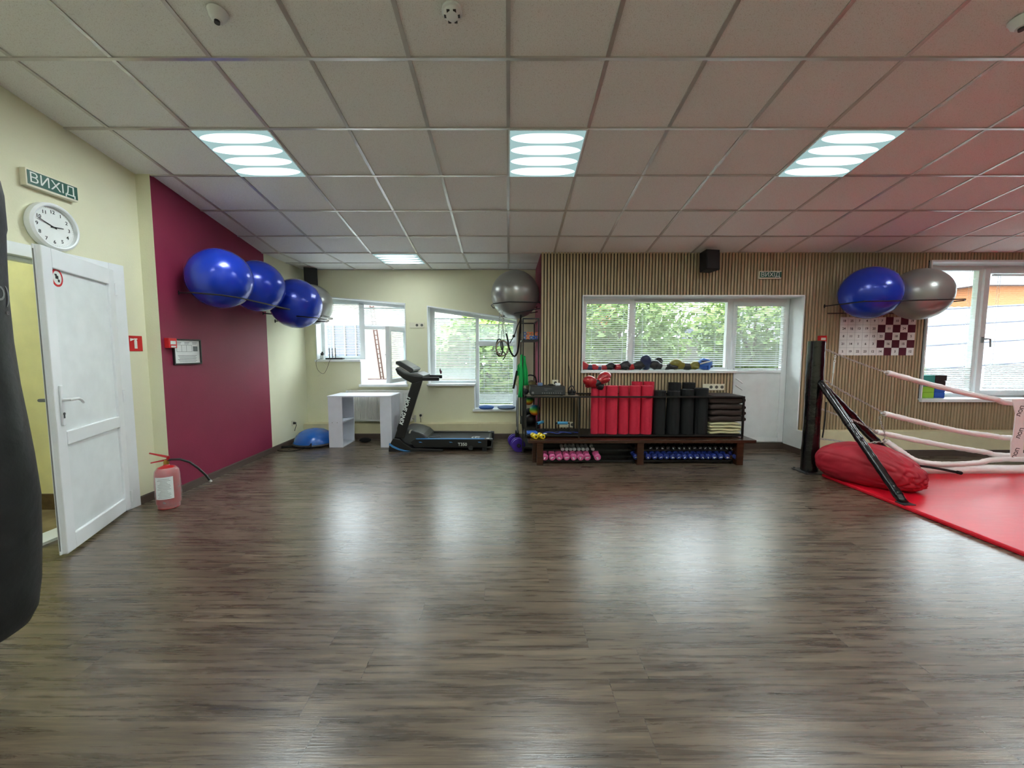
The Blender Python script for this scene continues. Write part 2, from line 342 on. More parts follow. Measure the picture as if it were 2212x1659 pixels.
# ceiling: tiles in a metal grid, sloping down towards the slatted wall and level in the alcove
rows = [5.46, 4.977, 4.389, 3.786, 3.204, 2.618]
while rows[-1] > YB: rows.append(rows[-1] - .591)
lights = []          # (x0,x1,yfar,ynear)
for xi in (-4, 0, 4):
    for ri in (3, 7, 11): lights.append((xi, ri))
lights.append((8, 3)); lights.append((8, 7)); lights.append((8, 11))
cm = MB(); cm.org = (0, 0, 0)
rnd = random.Random(3)
for i in range(-6, 15):
    x0, x1 = .6 * i, .6 * i + .6
    for j in range(len(rows) - 1):
        if (i, j) in [(a, b) for a, b in lights]: continue
        ya, yb = rows[j], rows[j+1]
        d = [rnd.uniform(0, .004) + .006 for _ in range(4)]
        cm.mi = 0
        cm.quad((x0, ya, zc(ya) + d[0]), (x1, ya, zc(ya) + d[1]), (x1, yb, zc(yb) + d[2]), (x0, yb, zc(yb) + d[3]))
cm.mi = 0
for i in range(-6, 1):
    x0, x1 = .6 * i, .6 * i + .6
    for ya, yb in ((6.62, 6.06), (6.06, 5.46)):
        if i == -3 and yb == 5.46: continue
        cm.quad((x0, ya, ZC + .008), (x1, ya, ZC + .008), (x1, yb, ZC + .008), (x0, yb, ZC + .008))
cm.mi = 1
bw = .0125
for i in range(-6, 15):
    x = .6 * i
    if x > WD + .02 or x < WD - 1:
        y1, y2 = Y0, YB
        v = [(x - bw, y1, zc(y1)), (x + bw, y1, zc(y1)), (x + bw, y2, zc(y2)), (x - bw, y2, zc(y2))]
        cm.quad(*v)
        cm.quad((x - bw, y1, zc(y1)), (x - bw, y2, zc(y2)), (x - bw, y2, zc(y2) + .012), (x - bw, y1, zc(y1) + .012))
        cm.quad((x + bw, y1, zc(y1)), (x + bw, y2, zc(y2)), (x + bw, y2, zc(y2) + .012), (x + bw, y1, zc(y1) + .012))
    if x < .5: cm.box(x - bw, x + bw, Y0, 6.6, ZC, ZC + .012)
for y in rows[:]:
    z = zc(y); cm.box(-3.6, XR + .1, y - bw, y + bw, z - .001, z + .011)
cm.box(-3.6, .6, 6.06 - bw, 6.06 + bw, ZC, ZC + .012)
# wall angle strips
cm.box(-3.4, .45, YALC - .02, YALC, ZC - .001, ZC + .01)
cm.mi = 2
cm.prism([(YB - .3, zc(YB - .3) + .03), (Y0, ZC + .03), (7.0, ZC + .03), (7.0, ZC + .15), (Y0, ZC + .15), (YB - .3, zc(YB - .3) + .15)], -5.6, XR + .3, 'x')
o = struct(cm.build('ceiling', [M['tile'], M['tbar'], M['white']])); o['label'] = 'sloping suspended ceiling of speckled square tiles'; o['category'] = 'ceiling'

def yz_wall(name, x0, x1, ya, yb, m, label, z0=0, top=None):
    b = MB(); b.prism([(ya, z0), (yb, z0), (yb, (zc(yb) if top is None else top) + .05), (ya, (zc(ya) if top is None else top) + .05)], x0, x1, 'x')
    o = struct(b.build(name, m)); o['label'] = label; o['category'] = 'wall'; return o
# door wall with its opening 2.57..3.45
b = MB(); DY0, DY1, DZ = 2.57, 3.45, 2.06
for ya, yb, za in ((YB, DY0, 0), (DY0, DY1, DZ), (DY1, 3.77, 0)):
    b.prism([(ya, za), (yb, za), (yb, zc(yb) + .05), (ya, zc(ya) + .05)], WD - .16, WD, 'x')
o = struct(b.build('wall_left', M['yellow'])); o['label'] = 'pale yellow wall around the open white door'; o['category'] = 'wall'
# pilaster face and maroon stretch (maroon paint ends at the alcove line)
XM = WL - .04
b = MB(); b.box(WD - .16, WL - .001, 3.77, 3.80, 0, zc(3.77) + .05)
b2 = MB()
o = struct(b.build('wall_left_return', M['yellow'])); o['label'] = 'narrow yellow return beside the maroon wall'; o['category'] = 'wall'
b = MB(); ya, yb = 3.772, 5.262
xa, xb, xe = WL, WL - .03, WL - .05
def pl(b, ya, xa, yb, xb, t=.2):
    v = []
    for y, x in ((ya, xa), (yb, xb)):
        for xx in (x - t, x):
            v += [b._v((xx, y, 0)), b._v((xx, y, zc(y) + .05))]
    # v: a-out0,a-out1,a-in0,a-in1,b-out0,...
    for f in ((0,1,3,2),(4,6,7,5),(2,3,7,6),(0,4,5,1),(0,2,6,4),(1,5,7,3)): b.face([v[i] for i in f])
yred = 5.49
pl(b, ya, xa, yred, xb)
o = struct(b.build('wall_left_maroon', M['maroon'])); o['label'] = 'maroon painted stretch of the left wall'; o['category'] = 'wall'
b = MB(); pl(b, yred, xb, 6.9, xe - .005)
o = struct(b.build('wall_left_alcove', M['yellow'])); o['label'] = 'pale yellow end of the left wall beside the alcove windows'; o['category'] = 'wall'

# alcove back wall with two stepped windows
AT = lambda x: 2.262 + (x + 3.07) * (2.142 - 2.262) / 1.44
BT = lambda x: 2.104 + (x + 1.29) * (1.898 - 2.104) / 1.432
AX = (-3.07, -2.372, -1.632); AZ = (1.245, .85)
BX = (-1.29, -.552, .142); BZ = (.858, .447)
b = MB(); YO = 6.86
def pz(x0, x1, za0, za1, zb0, zb1): b.prism([(x0, za0), (x1, zb0), (x1, zb1), (x0, za1)], YALC, YO, 'y')
pz(-3.5, AX[0], 0, 2.8, 0, 2.8); pz(AX[2], BX[0], 0, 2.8, 0, 2.8); pz(BX[2], .6, 0, 2.8, 0, 2.8)
pz(AX[0], AX[1], 0, AZ[0], 0, AZ[0]); pz(AX[1], AX[2], 0, AZ[1], 0, AZ[1]); pz(AX[0], AX[2], AT(AX[0]), 2.8, AT(AX[2]), 2.8)
pz(BX[0], BX[1], 0, BZ[0], 0, BZ[0]); pz(BX[1], BX[2], 0, BZ[1], 0, BZ[1]); pz(BX[0], BX[2], BT(BX[0]), 2.8, BT(BX[2]), 2.8)
b.mi = 1
b.box(-3.24, .43, YALC - .16, YALC + .01, 0, .236)
o = struct(b.build('wall_back_alcove', [M['yellow'], M['ledge']])); o['label'] = 'pale yellow alcove wall with two stepped windows'; o['category'] = 'wall'
# return wall of the alcove
b = MB(); b.box(.43, .60, Y0 + .001, 6.86, 0, ZC + .05)
o = struct(b.build('wall_alcove_side', M['maroon'])); o['label'] = 'maroon side wall of the alcove'; o['category'] = 'wall'

# slatted wall
CX = (.98, 3.02, 3.905); CZ = 1.112; CT = 2.116
DX, DXE, DB, DT = 5.535, 8.0, .735, 2.568
YS = 5.46; YI = 5.80; SF = .022
b = MB(); LZ = .325
holes = [(CX[0], CX[1], CZ, CT), (CX[1], CX[2], 0, CT), (DX, DXE, DB, DT)]
b.mi = 0
def wallbox(x0, x1, z0, z1, y0=YS, y1=YI): b.box(x0, x1, y0, y1, z0, z1)
wallbox(.43, CX[0], 0, 2.8); wallbox(CX[0], CX[1], 0, CZ); wallbox(CX[0], CX[2], CT, 2.8); wallbox(CX[2], DX, 0, 2.8)
wallbox(DX, DXE, 0, DB); wallbox(DX, DXE, DT, 2.8); wallbox(DXE, XR + .1, 0, 2.8)
b.mi = 1
pitch = .0416; x = .436
while x < XR:
    xa, xb = x, x + .0275
    zs = [(LZ, ZC + .01)]
    for h in holes:
        if xb > h[0] - .005 and xa < h[1] + .005:
            nz = []
            for z0, z1 in zs:
                if h[2] > z0 + .01: nz.append((z0, min(z1, h[2] - .002)))
                if h[3] < z1 - .01: nz.append((max(z0, h[3] + .002), z1))
            zs = nz
    for z0, z1 in zs:
        if z1 - z0 > .02: b.box(xa, xb, YS - SF, YS + .002, z0, z1)
    x += pitch
b.mi = 2
b.box(.44, CX[1] - .01, YS - .15, YS + .01, 0, LZ); b.box(CX[2] + .012, XR, YS - .15, YS + .01, 0, LZ)
o = struct(b.build('wall_back_slatted', [M['backing'], M['slat'], M['ledge']])); o['label'] = 'wall clad in upright oak slats on black backing'; o['category'] = 'wall'
# unseen remainder of the room
yz_wall('wall_right', XR, XR + .2, YB, YI, M['maroon'], 'right-hand wall beyond the boxing ring')
b = MB(); b.box(WD - .16, XR + .2, YB - .2, YB, 0, zc(YB) + .05)
o = struct(b.build('wall_front', M['yellow'])); o['label'] = 'yellow wall behind the camera'; o['category'] = 'wall'

# baseboards
def board(name, pts, h=.068, t=.016):
    b = MB()
    for (x0, y0), (x1, y1), (nx, ny) in pts:
        P = [(x0, y0), (x1, y1), (x1 + nx*t, y1 + ny*t), (x0 + nx*t, y0 + ny*t)]
        b.prism(P, 0, h, 'z')
        P = [(x0, y0), (x1, y1), (x1 + nx*t*.5, y1 + ny*t*.5), (x0 + nx*t*.5, y0 + ny*t*.5)]
        b.prism(P, h, h + .006, 'z')
    o = struct(b.build(name, M['skirt'])); o['label'] = 'dark wood-look skirting board'; o['category'] = 'baseboard'
board('baseboard_left', [((WL, 3.77), (WL - .05, 6.38), (1, 0)), ((WD, 3.77), (WL + .016, 3.77), (0, -1)), ((WD, 3.58), (WD, 3.755), (1, 0)), ((WD, YB), (WD, 2.48), (1, 0))])
board('baseboard_back', [((-3.23, YALC - .16), (.43, YALC - .16), (0, -1)), ((.45, YS - .15), (3.0, YS - .15), (0, -1)), ((3.92, YS - .15), (XR, YS - .15), (0, -1)), ((.43, YALC - .16), (.43, YS), (-1, 0))], .075)
board('baseboard_door', [((3.05, 5.70), (3.90, 5.70), (0, -1)), ((3.905, 5.70), (3.905, 5.31), (-1, 0))], .085)

# ------------------------------------------------------------------ windows
def bars(b, x0, x1, z0, z1, y0, y1, w, wt=None):
    wt = wt or w
    b.box(x0, x0 + w, y0, y1, z0, z1); b.box(x1 - w, x1, y0, y1, z0, z1)
    b.box(x0 + w, x1 - w, y0, y1, z0, z0 + wt); b.box(x0 + w, x1 - w, y0, y1, z1 - wt, z1)
def blind(parent, x0, x1, z0, z1, y, tilt=35, pitch=.0255, xf=None, close=.0):
    b = MB(xf); b.box(x0, x1, y - .012, y + .012, z1 - .022, z1)
    z = z1 - .03; t0 = R(tilt)
    n = int((z - z0 - .02) / pitch)
    for i in range(n):
        zz = z - (i + .5) * pitch
        t = t0 + (close if zz < z0 + (z1 - z0) * .22 else 0)
        dy, dz = .0125 * math.cos(t), .0125 * math.sin(t)
        b.quad((x0 + .004, y - dy, zz - dz), (x1 - .004, y - dy, zz - dz), (x1 - .004, y, zz + .0012), (x0 + .004, y, zz + .0012))
        b.quad((x0 + .004, y, zz + .0012), (x1 - .004, y, zz + .0012), (x1 - .004, y + dy, zz + dz), (x0 + .004, y + dy, zz + dz))
    b.box(x0 + .002, x1 - .002, y - .01, y + .01, z0, z0 + .016)
    for f in ((.14, .86) if x1 - x0 < .9 else (.1, .5, .9)):
        xx = x0 + (x1 - x0) * f
        b.box(xx - .0012, xx + .0012, y - .014, y - .012, z0, z1); b.box(xx - .0012, xx + .0012, y + .012, y + .014, z0, z1)
    return b.build('blind', M['blind'], parent)
def pane(parent, x0, x1, z0, z1, y, xf=None):
    b = MB(xf); b.box(x0, x1, y - .003, y + .003, z0, z1); return b.build('glass_pane', M['glass'], parent)
def px(x, Y): return (x - PX) / F * Y   # handy for window fields
def pzv(y, Y): return at(PX, y, Y=Y).z
YF = 6.72   # window plane in the alcove

W1 = sroot('window_1', (-2.35, YALC, .85), 'stepped white window with the lower casement open, left in the alcove', 'window')
b = MB(); t = .014; y0 = YALC - .012
# reveal lining
b.prism([(AX[0], AT(AX[0]) - t), (AX[2], AT(AX[2]) - t), (AX[2], AT(AX[2])), (AX[0], AT(AX[0]))], y0, YF)
b.box(AX[0], AX[0] + t, y0, YF, AZ[0], AT(AX[0]) - t); b.box(AX[2] - t, AX[2], y0, YF, AZ[1], AT(AX[2]) - t); b.box(AX[1], AX[1] + t, y0, YF, AZ[1], AZ[0])
b.build('lining', M['pvc'], W1)
b = MB(); b.box(AX[0] - .015, AX[1] + .02, YALC - .05, YF, AZ[0] - .03, AZ[0] + .004); b.box(AX[1] - .02, AX[2] + .02, YALC - .05, YF, AZ[1] - .035, AZ[1] + .004)
b.build('window_sill', M['pvc'], W1, bevel=.004)
b = MB()
sx0, sx1 = px(781, YF), px(789, YF)           # mullion
zt = lambda x: AT(x) - t
b.prism([(AX[0] + t, zt(AX[0]) - .05), (AX[2] - t, zt(AX[2]) - .05), (AX[2] - t, zt(AX[2])), (AX[0] + t, zt(AX[0]))], YF, YF + .07)
b.box(AX[0] + t, AX[0] + t + .05, YF, YF + .07, AZ[0], zt(AX[0]) - .05); b.box(AX[0] + t + .05, sx0 - .02, YF, YF + .07, AZ[0], AZ[0] + .05)
b.box(sx0 - .02, sx1 + .01, YF, YF + .07, AZ[1], zt(sx1) - .03)
b.box(AX[1] + t, sx0 - .02, YF, YF + .07, AZ[1], AZ[0] - .0005)
b.box(AX[2] - t - .04, AX[2] - t, YF, YF + .07, AZ[1], zt(AX[2]) - .05); b.box(sx1 + .01, AX[2] - t - .04, YF, YF + .07, AZ[1], AZ[1] + .06)
zr = pzv(707.5, YF); b.box(sx1 + .01, AX[2] - t - .04, YF, YF + .07, zr - .03, zr + .03)
b.prism([(AX[0] + .06, 2.15), (sx0, 2.15), (sx0, zt(sx0) - .05), (AX[0] + .06, zt(AX[0]) - .05)], YF + .02, YF + .05)
b.build('window_frame', M['pvc'], W1, bevel=.003)
pane(W1, AX[0] + t + .05, sx0 - .02, AZ[0] + .05, 2.15, YF + .05); pane(W1, sx1, AX[2] - .05, zr, zt(AX[2]) - .05, YF + .05)
blind(W1, AX[0] + t + .055, sx0 - .004, AZ[0] + .045, 2.17, YF - .016, 18, .027)
blind(W1, sx1 + .012, AX[2] - t - .01, zr + .03, 2.09, YF - .016, 40, .024)
# open casement hinged at the right
hx, hy = AX[2] - .03, YF - .01; L_ = .60; phi = R(76)
xf = Matrix.Translation((hx, hy, 0)) @ Matrix.Rotation(phi, 4, 'Z') @ Matrix.Scale(-1, 4, (1, 0, 0))
zb_, zt_ = AZ[1] + .05, zr - .01
b = MB(xf); bars(b, 0, L_, zb_, zt_, -.03, .035, .062)
sash = b.build('sash', M['pvc'], W1, bevel=.004)
pane(sash, .06, L_ - .06, zb_ + .06, zt_ - .06, .0, xf)
blind(sash, .05, L_ - .05, zb_ + .05, zt_ - .05, .045, 20, .03, xf)
b = MB(xf); zz = (zb_ + zt_) / 2; b.box(L_ - .045, L_ - .02, .035, .05, zz - .03, zz + .03); b.tube([(L_ - .033, .045, zz), (L_ - .033, .07, zz), (L_ - .05, .075, zz), (L_ - .16, .072, zz)], .008)
b.build('window_handle', M['pvc'], sash, smooth=True)

W2 = sroot('window_2', (-.55, YALC, .447), 'stepped white window with closed blinds, right in the alcove', 'window')
b = MB()
b.prism([(BX[0], BT(BX[0]) - t), (BX[2], BT(BX[2]) - t), (BX[2], BT(BX[2])), (BX[0], BT(BX[0]))], y0, YF)
b.box(BX[0], BX[0] + t, y0, YF, BZ[0], BT(BX[0]) - t); b.box(BX[2] - t, BX[2], y0, YF, BZ[1], BT(BX[2]) - t); b.box(BX[1], BX[1] + t, y0, YF, BZ[1], BZ[0])
b.build('lining', M['pvc'], W2)
b = MB(); b.box(BX[0] - .015, BX[1] + .02, YALC - .05, YF, BZ[0] - .03, BZ[0] + .004); b.box(BX[1] - .02, BX[2] + .01, YALC - .05, YF, BZ[1] - .03, BZ[1] + .004)
b.build('window_sill', M['pvc'], W2, bevel=.004)
zt = lambda x: BT(x) - t
mx0, mx1 = px(1028, YF), px(1035, YF)
b = MB()
b.prism([(BX[0] + t, zt(BX[0]) - .055), (BX[2] - t, zt(BX[2]) - .055), (BX[2] - t, zt(BX[2])), (BX[0] + t, zt(BX[0]))], YF, YF + .07)
b.box(BX[0] + t, BX[0] + t + .075, YF, YF + .07, BZ[0], zt(BX[0]) - .055); b.box(BX[0] + t + .075, mx0, YF, YF + .07, BZ[0], BZ[0] + .05)
b.box(mx0, mx1, YF, YF + .07, BZ[1], zt(mx1) - .05); b.box(BX[2] - t - .05, BX[2] - t, YF, YF + .07, BZ[1], zt(BX[2]) - .055)
b.box(mx1, BX[2] - t - .05, YF, YF + .07, BZ[1], BZ[1] + .05); b.box(BX[1] + t, mx0, YF, YF + .07, BZ[1], BZ[0] - .0005)
zr = pzv(740.5, YF); b.box(mx1, BX[2] - t - .05, YF, YF + .07, zr - .033, zr + .033)
b.build('window_frame', M['pvc'], W2, bevel=.003)
pane(W2, BX[0] + .08, mx0, BZ[0] + .05, zt(mx0) - .05, YF + .05); pane(W2, mx1, BX[2] - .06, BZ[1] + .05, zt(BX[2]) - .055, YF + .05)
blind(W2, BX[0] + t + .07, mx0 + .0, BZ[0] + .03, zt(mx0) - .06, YF - .016, 38, .0262, close=.35)
blind(W2, mx1 + .004, BX[2] - t - .045, zr + .033, zt(BX[2]) - .06, YF - .016, 42, .024)
blind(W2, mx1 + .004, BX[2] - t - .045, BZ[1] + .03, zr - .033, YF - .016, 12, .0275, close=.8)

# window and garden door in the slatted wall
YF3 = 5.70
W3 = sroot('window_3', (2.0, YS, CZ), 'wide white window above the bench with a tilted left sash', 'window')
b = MB(); y0 = YS - SF - .006
b.box(CX[0], CX[2], y0, YF3, CT - .012, CT + .004); b.box(CX[0] - .002, CX[0] + .012, y0, YF3, CZ, CT - .012)
b.build('lining', M['pvc'], W3)
b = MB(); b.box(CX[0] - .01, CX[1] + .03, YS - .05, YF3, CZ - .018, CZ + .016); b.build('window_sill', M['pvc'], W3, bevel=.004)
a0, a1, a2, a3 = CX[0] + .012, px(1364, YF3), px(1560, YF3), px(1577, YF3)
b = MB(); bars(b, a0, a1 + .01, CZ, CT - .012, YF3, YF3 + .07, .045); bars(b, a1 + .0105, a3 - .0405, CZ, CT - .012, YF3, YF3 + .07, .03, .045)
b.build('window_frame', M['pvc'], W3, bevel=.003)
pane(W3, a1 + .03, a3 - .05, CZ + .04, CT - .05, YF3 + .04)
# tilted sash: top leans into the room
xf = Matrix.Translation((0, YF3, CZ + .03)) @ Matrix.Rotation(R(4.5), 4, 'X')
b = MB(xf); sa0, sa1 = a0 + .01, a1 - .012; hh = CT - CZ - .05
bars(b, sa0, sa1, 0, hh, -.035, .03, .065); ts = b.build('sash', M['pvc'], W3, bevel=.004)
pane(ts, sa0 + .06, sa1 - .06, .06, hh - .06, 0, xf)
blind(ts, sa0 + .055, sa1 - .06, .045, hh - .05, -.05, 24, .0262, xf)
b = MB(xf); b.box(sa1 - .045, sa1 - .02, -.05, -.035, hh*.5 - .03, hh*.5 + .04); b.tube([(sa1 - .03, -.045, hh*.5), (sa1 - .03, -.075, hh*.5), (sa1 - .035, -.08, hh*.5 - .02), (sa1 - .06, -.08, hh*.5 - .12)], .008); b.build('window_handle', M['pvc'], ts, smooth=True)
blind(W3, a1 + .008, a2 - .0, CZ + .035, CT - .03, YF3 - .018, 26, .0272, close=.25)

D2 = sroot('door_2', (3.45, YF3, 0), 'white garden door with a blind over its glass', 'door')
d0, d1 = CX[1] + .0, CX[2] - .005
b = MB(); b.box(CX[2] - .012, CX[2] + .003, y0, YF3, 0, CT - .012); b.box(CX[2] - .012, CX[2] + .003, YS - .15, y0, 0, LZ)
b.build('lining', M['white'], D2)
b = MB(); bars(b, a3 - .04, d1 - .008, .09, CT - .012, YF3, YF3 + .07, .05); b.build('door_frame', M['pvc'], D2, bevel=.003)
b = MB(); bars(b, a3, d1 - .05, .11, CT - .055, YF3 - .03, YF3 + .03, .055); zm = pzv(799, YF3); b.box(a3 + .055, d1 - .105, YF3 - .03, YF3 + .03, zm - .04, zm); 
leaf2 = b.build('door_leaf', M['pvc'], D2, bevel=.003)
b = MB(); b.box(a3 + .053, d1 - .103, YF3 - .02, YF3 + .01, .148, zm - .042); b.build('door_panel', M['panel'], leaf2)
pane(leaf2, a3 + .05, d1 - .1, zm, CT - .1, YF3 + .01)
blind(leaf2, a3 + .02, px(1690, YF3 - .045), zm + .01, CT - .1, YF3 - .05, 34, .0272, close=.1)
# white hooks on the end of the door frame
b = MB(); 
for z in (1.02, .93): b.tube([(CX[1] + .01, YS - .05, z), (CX[1] + .05, YS - .06, z - .03), (CX[1] + .10, YS - .05, z - .06)], .009)
b.build('hook_strip', M['pvc'], D2, smooth=True)

W4 = sroot('window_4', (6.4, YS, DB), 'large white window with open blinds at the right edge', 'window')
b = MB(); b.box(DX, DXE, y0, YF3, DT - .02, DT + .004); b.box(DX - .003, DX + .014, y0, YF3, DB, DT - .02); b.box(DXE - .014, DXE, y0, YF3, DB, DT - .02)
b.build('lining', M['pvc'], W4)
b = MB(); b.box(DX - .02, DXE + .02, YS - .06, YF3, DB - .03, DB + .012); b.build('window_sill', M['pvc'], W4, bevel=.004)
e1 = px(2103, YF3); e2 = 7.35
b = MB(); bars(b, DX + .014, e1, DB, DT - .02, YF3, YF3 + .07, .04, .06); bars(b, e1, e2, DB, DT - .02, YF3, YF3 + .07, .04, .06); bars(b, e2, DXE - .014, DB, DT - .02, YF3, YF3 + .07, .04, .06)
b.build('window_frame', M['pvc'], W4, bevel=.003)
b = MB(); bars(b, e1 + .01, e2 - .01, DB + .03, DT - .05, YF3 - .03, YF3 + .03, .075); s4 = b.build('sash', M['pvc'], W4, bevel=.004)
b = MB(); b.box(e1 + .03, e1 + .055, YF3 - .045, YF3 - .03, 1.5, 1.58); b.tube([(e1 + .042, YF3 - .04, 1.55), (e1 + .05, YF3 - .085, 1.55), (e1 + .09, YF3 - .09, 1.55), (e1 + .10, YF3 - .09, 1.44)], .01); b.build('window_handle', M['mgrey'], s4, smooth=True)
pane(W4, DX + .05, e1 - .04, DB + .06, DT - .08, YF3 + .04); pane(W4, e2 + .04, DXE - .05, DB + .06, DT - .08, YF3 + .04); pane(s4, e1 + .08, e2 - .08, DB + .1, DT - .12, YF3)
blind(W4, DX + .03, e1 - .045, DB + .05, DT - .06, YF3 - .018, 8, .0265, close=.5)
blind(s4, e1 + .09, e2 - .09, DB + .13, DT - .14, YF3 - .05, 8, .0265, close=.5)
blind(W4, e2 + .045, DXE - .05, DB + .05, DT - .06, YF3 - .018, 8, .0265)

# ------------------------------------------------------------------ left door with frame, hall behind
D1 = sroot('door_1', (WD, 3.0, 0), 'open white plastic door at the left with a round sticker', 'door')
b = MB()
b.box(WD - .17, WD + .02, DY1 - .01, 3.575, 0, 2.115); b.box(WD - .17, WD + .02, 2.45, DY0 + .02, 0, 2.115); b.box(WD - .17, WD + .02, DY0 + .02, DY1 - .01, DZ - .03, 2.115)
b.box(WD - .1, WD - .04, DY0, DY1, DZ - .055, DZ - .03)
b.build('door_frame', M['pvc'], D1, bevel=.004)
hx, hy = WD + .03, 3.47
fx, fy = -2.965, 2.645
dl = Vector((fx - hx, fy - hy, 0)); LL = dl.length; dl.normalize(); nn = Vector((-dl.y, dl.x, 0))   # nn towards +X side (room)
if nn.x < 0: nn = -nn
xf = Matrix(((dl.x, nn.x, 0, hx), (dl.y, nn.y, 0, hy), (0, 0, 1, 0), (0, 0, 0, 1)))
b = MB(xf); zb_, zt_ = .02, 2.06; th = .042
b.box(0, .085, -th, 0, zb_, zt_); b.box(LL - .10, LL, -th, 0, zb_, zt_)
for z0, z1 in ((zb_, .13), (.745, .84), (zt_ - .13, zt_)): b.box(.085, LL - .10, -th, 0, z0, z1)
b.box(LL - .03, LL + .012, -th - .0, -.028, zb_ - .0, zt_)          # rebate lip
leaf1 = b.build('door_leaf', M['pvc'], D1, bevel=.006)
b = MB(xf); b.box(.08, LL - .095, -.024, -.018, .12, .76); b.box(.08, LL - .095, -.024, -.018, .83, zt_ - .12); b.build('door_panel', M['panel'], leaf1)
b = MB(xf); b.box(LL + .0125, LL + .0135, -.036, -.029, zb_ + .03, zt_ - .03); b.build('lock_strip', M['mgrey'], leaf1)
b = MB(xf); b.box(LL - .075, LL - .045, 0, .012, .885, 1.155); b.build('handle_plate', M['pvc'], leaf1, bevel=.004)
b = MB(xf); b.tube([(LL - .06, .01, 1.06), (LL - .06, .055, 1.06), (LL - .075, .062, 1.061), (LL - .12, .062, 1.060), (LL - .16, .060, 1.048), (LL - .195, .055, 1.025)], [.011, .011, .011, .010, .009, .008], n=10); b.build('door_handle', M['pvc'], leaf1, smooth=True)
b = MB(xf); b.tube([(LL - .06, -th, 1.06), (LL - .06, -th - .06, 1.06), (LL - .15, -th - .06, 1.05)], .011, n=10); b.build('door_handle', M['mgrey'], leaf1, smooth=True)
b = MB(xf); b.cyl((LL - .06, .011, .965), (LL - .06, .016, .965), .009); b.box(LL - .065, LL - .055, .011, .0155, .935, .96); b.build('keyhole', M['dgrey'], leaf1)
b = MB(xf); sz = 1.895; b.lathe([(.0, 0), (.058, 0), (.058, .002), (0, .002)], (0, 0, 0), 32, 'y')
for v in b.bm.verts: pass
b.bm.clear()
c0 = Vector((LL - .172, -.0175, sz - .018))
def ring2(b, c, r0, r1, y0, y1, n=32):
    A = [[b._v((c.x + r*math.cos(2*math.pi*i/n), y, c.z + r*math.sin(2*math.pi*i/n))) for i in range(n)] for r, y in ((r0, y0), (r1, y0), (r1, y1), (r0, y1))]
    for k in range(4):
        for i in range(n): b.face([A[k][i], A[k][(i+1) % n], A[(k+1) % 4][(i+1) % n], A[(k+1) % 4][i]])
b.mi = 0; ring2(b, c0, .046, .060, -.018, -.0155)
b.mi = 1; ring2(b, c0, .0001, .046, -.018, -.016)
b.mi = 2; b.box(c0.x - .01, c0.x + .02, c0.y + .0018, c0.y + .0028, c0.z - .008, c0.z + .014); b.box(c0.x - .022, c0.x - .004, c0.y + .0018, c0.y + .0028, c0.z - .028, c0.z - .01); b.box(c0.x + .004, c0.x + .026, c0.y + .0018, c0.y + .0028, c0.z + .012, c0.z + .024)
stk = b.build('sticker', [M['redsign'], M['signwh'], M['ink']], leaf1); stk['label'] = 'round red-ringed sticker'
b = MB(xf)
for z in (.12, 1.0, 1.9): b.cyl((-.004, .004, z - .05), (-.004, .004, z + .05), .011)
b.build('hinge', M['pvc'], leaf1, smooth=True)

# hall beyond the door
b = MB(); b.box(-5.6, WD - .17, DY1 - .0, DY1 + .1, 0, 3.3); b.box(-5.7, -5.6, -1, DY1 + .1, 0, 3.3); b.box(-5.6, WD - .17, -1.1, -1, 0, 3.3); b.mi = 1; b.box(-5.6, WD - .17, DY1 - .012, DY1, .005, .15)
o = struct(b.build('wall_hall', [M['hall'], M['halltile']])); o['label'] = 'bright yellow hall wall seen through the open door'; o['category'] = 'wall'
b = MB(); b.box(-5.6, WD - .17, -1, DY1, 0, .012); b.mi = 1; b.box(WD - .17, WD + .01, DY0 + .02, DY1 - .01, 0, .02)
o = struct(b.build('floor_hall', [M['hallfloor'], M['pvc']])); o['label'] = 'beige tiled hall floor beyond the door'; o['category'] = 'floor'
b = MB(); b.box(-5.6, WD - .17, -1, DY1, 3.0, 3.05); o = struct(b.build('ceiling_hall', M['white'])); o['label'] = 'hall ceiling'; o['category'] = 'ceiling'

# ------------------------------------------------------------------ ceiling lights
t = thing('hall_fill_light', 'unseen ceiling light added to brighten the hall beyond the open door', 'ceiling light', (-4.4, 2.2, 2.95))  # added lamp, out of view, brightens the otherwise dark hall
b = MB(); b.box(-4.7, -4.1, 1.9, 2.5, 2.96, 3.0); b.build('frame', M['pvc'], t)
b = MB(Matrix.Translation((-4.4, 2.2, 2.95))); b.box(-.28, .28, -.28, .28, 0, .008); b.build('diffuser', M['lamp'], t)
def ceiling_light(x0, ya, yb, label, flat=False):
    x1 = x0 + .6; yc = (ya + yb) / 2; zc_ = zc(yc); ang = 0 if flat else -math.atan(SL)
    o = thing('ceiling_light', label, 'ceiling light', (x0 + .3, yc, zc_), 'fluorescent ceiling panels')
    o.rotation_euler = (ang, 0, 0)
    loc = Vector((x0 + .3, yc, zc_)); 
    b = MB(Matrix.Translation(loc)); bars(b, -.298, .298, -.298, .298, 0, 0, .012) if False else None
    w_ = .012
    for a in ((-.298, -.286, -.298, .298), (.286, .298, -.298, .298), (-.286, .286, -.298, -.286), (-.286, .286, .286, .298)): b.box(a[0], a[1], a[2], a[3], -.006, .06)
    b.box(-.298, .298, -.298, .298, .06, .066)
    b.build('frame', M['pvc'], o)
    b = MB(Matrix.Translation(loc)); b.box(-.286, .286, -.286, .286, -.012, .003); b.build('diffuser', M['lamp_dim' if flat else 'lamp'], o)
    return o
ll = {(-4, 3): 'lit square ceiling light nearest the maroon wall', (0, 3): 'middle lit ceiling light with four tubes showing', (4, 3): 'lit ceiling light right of centre, washed in pink ceiling glow'}
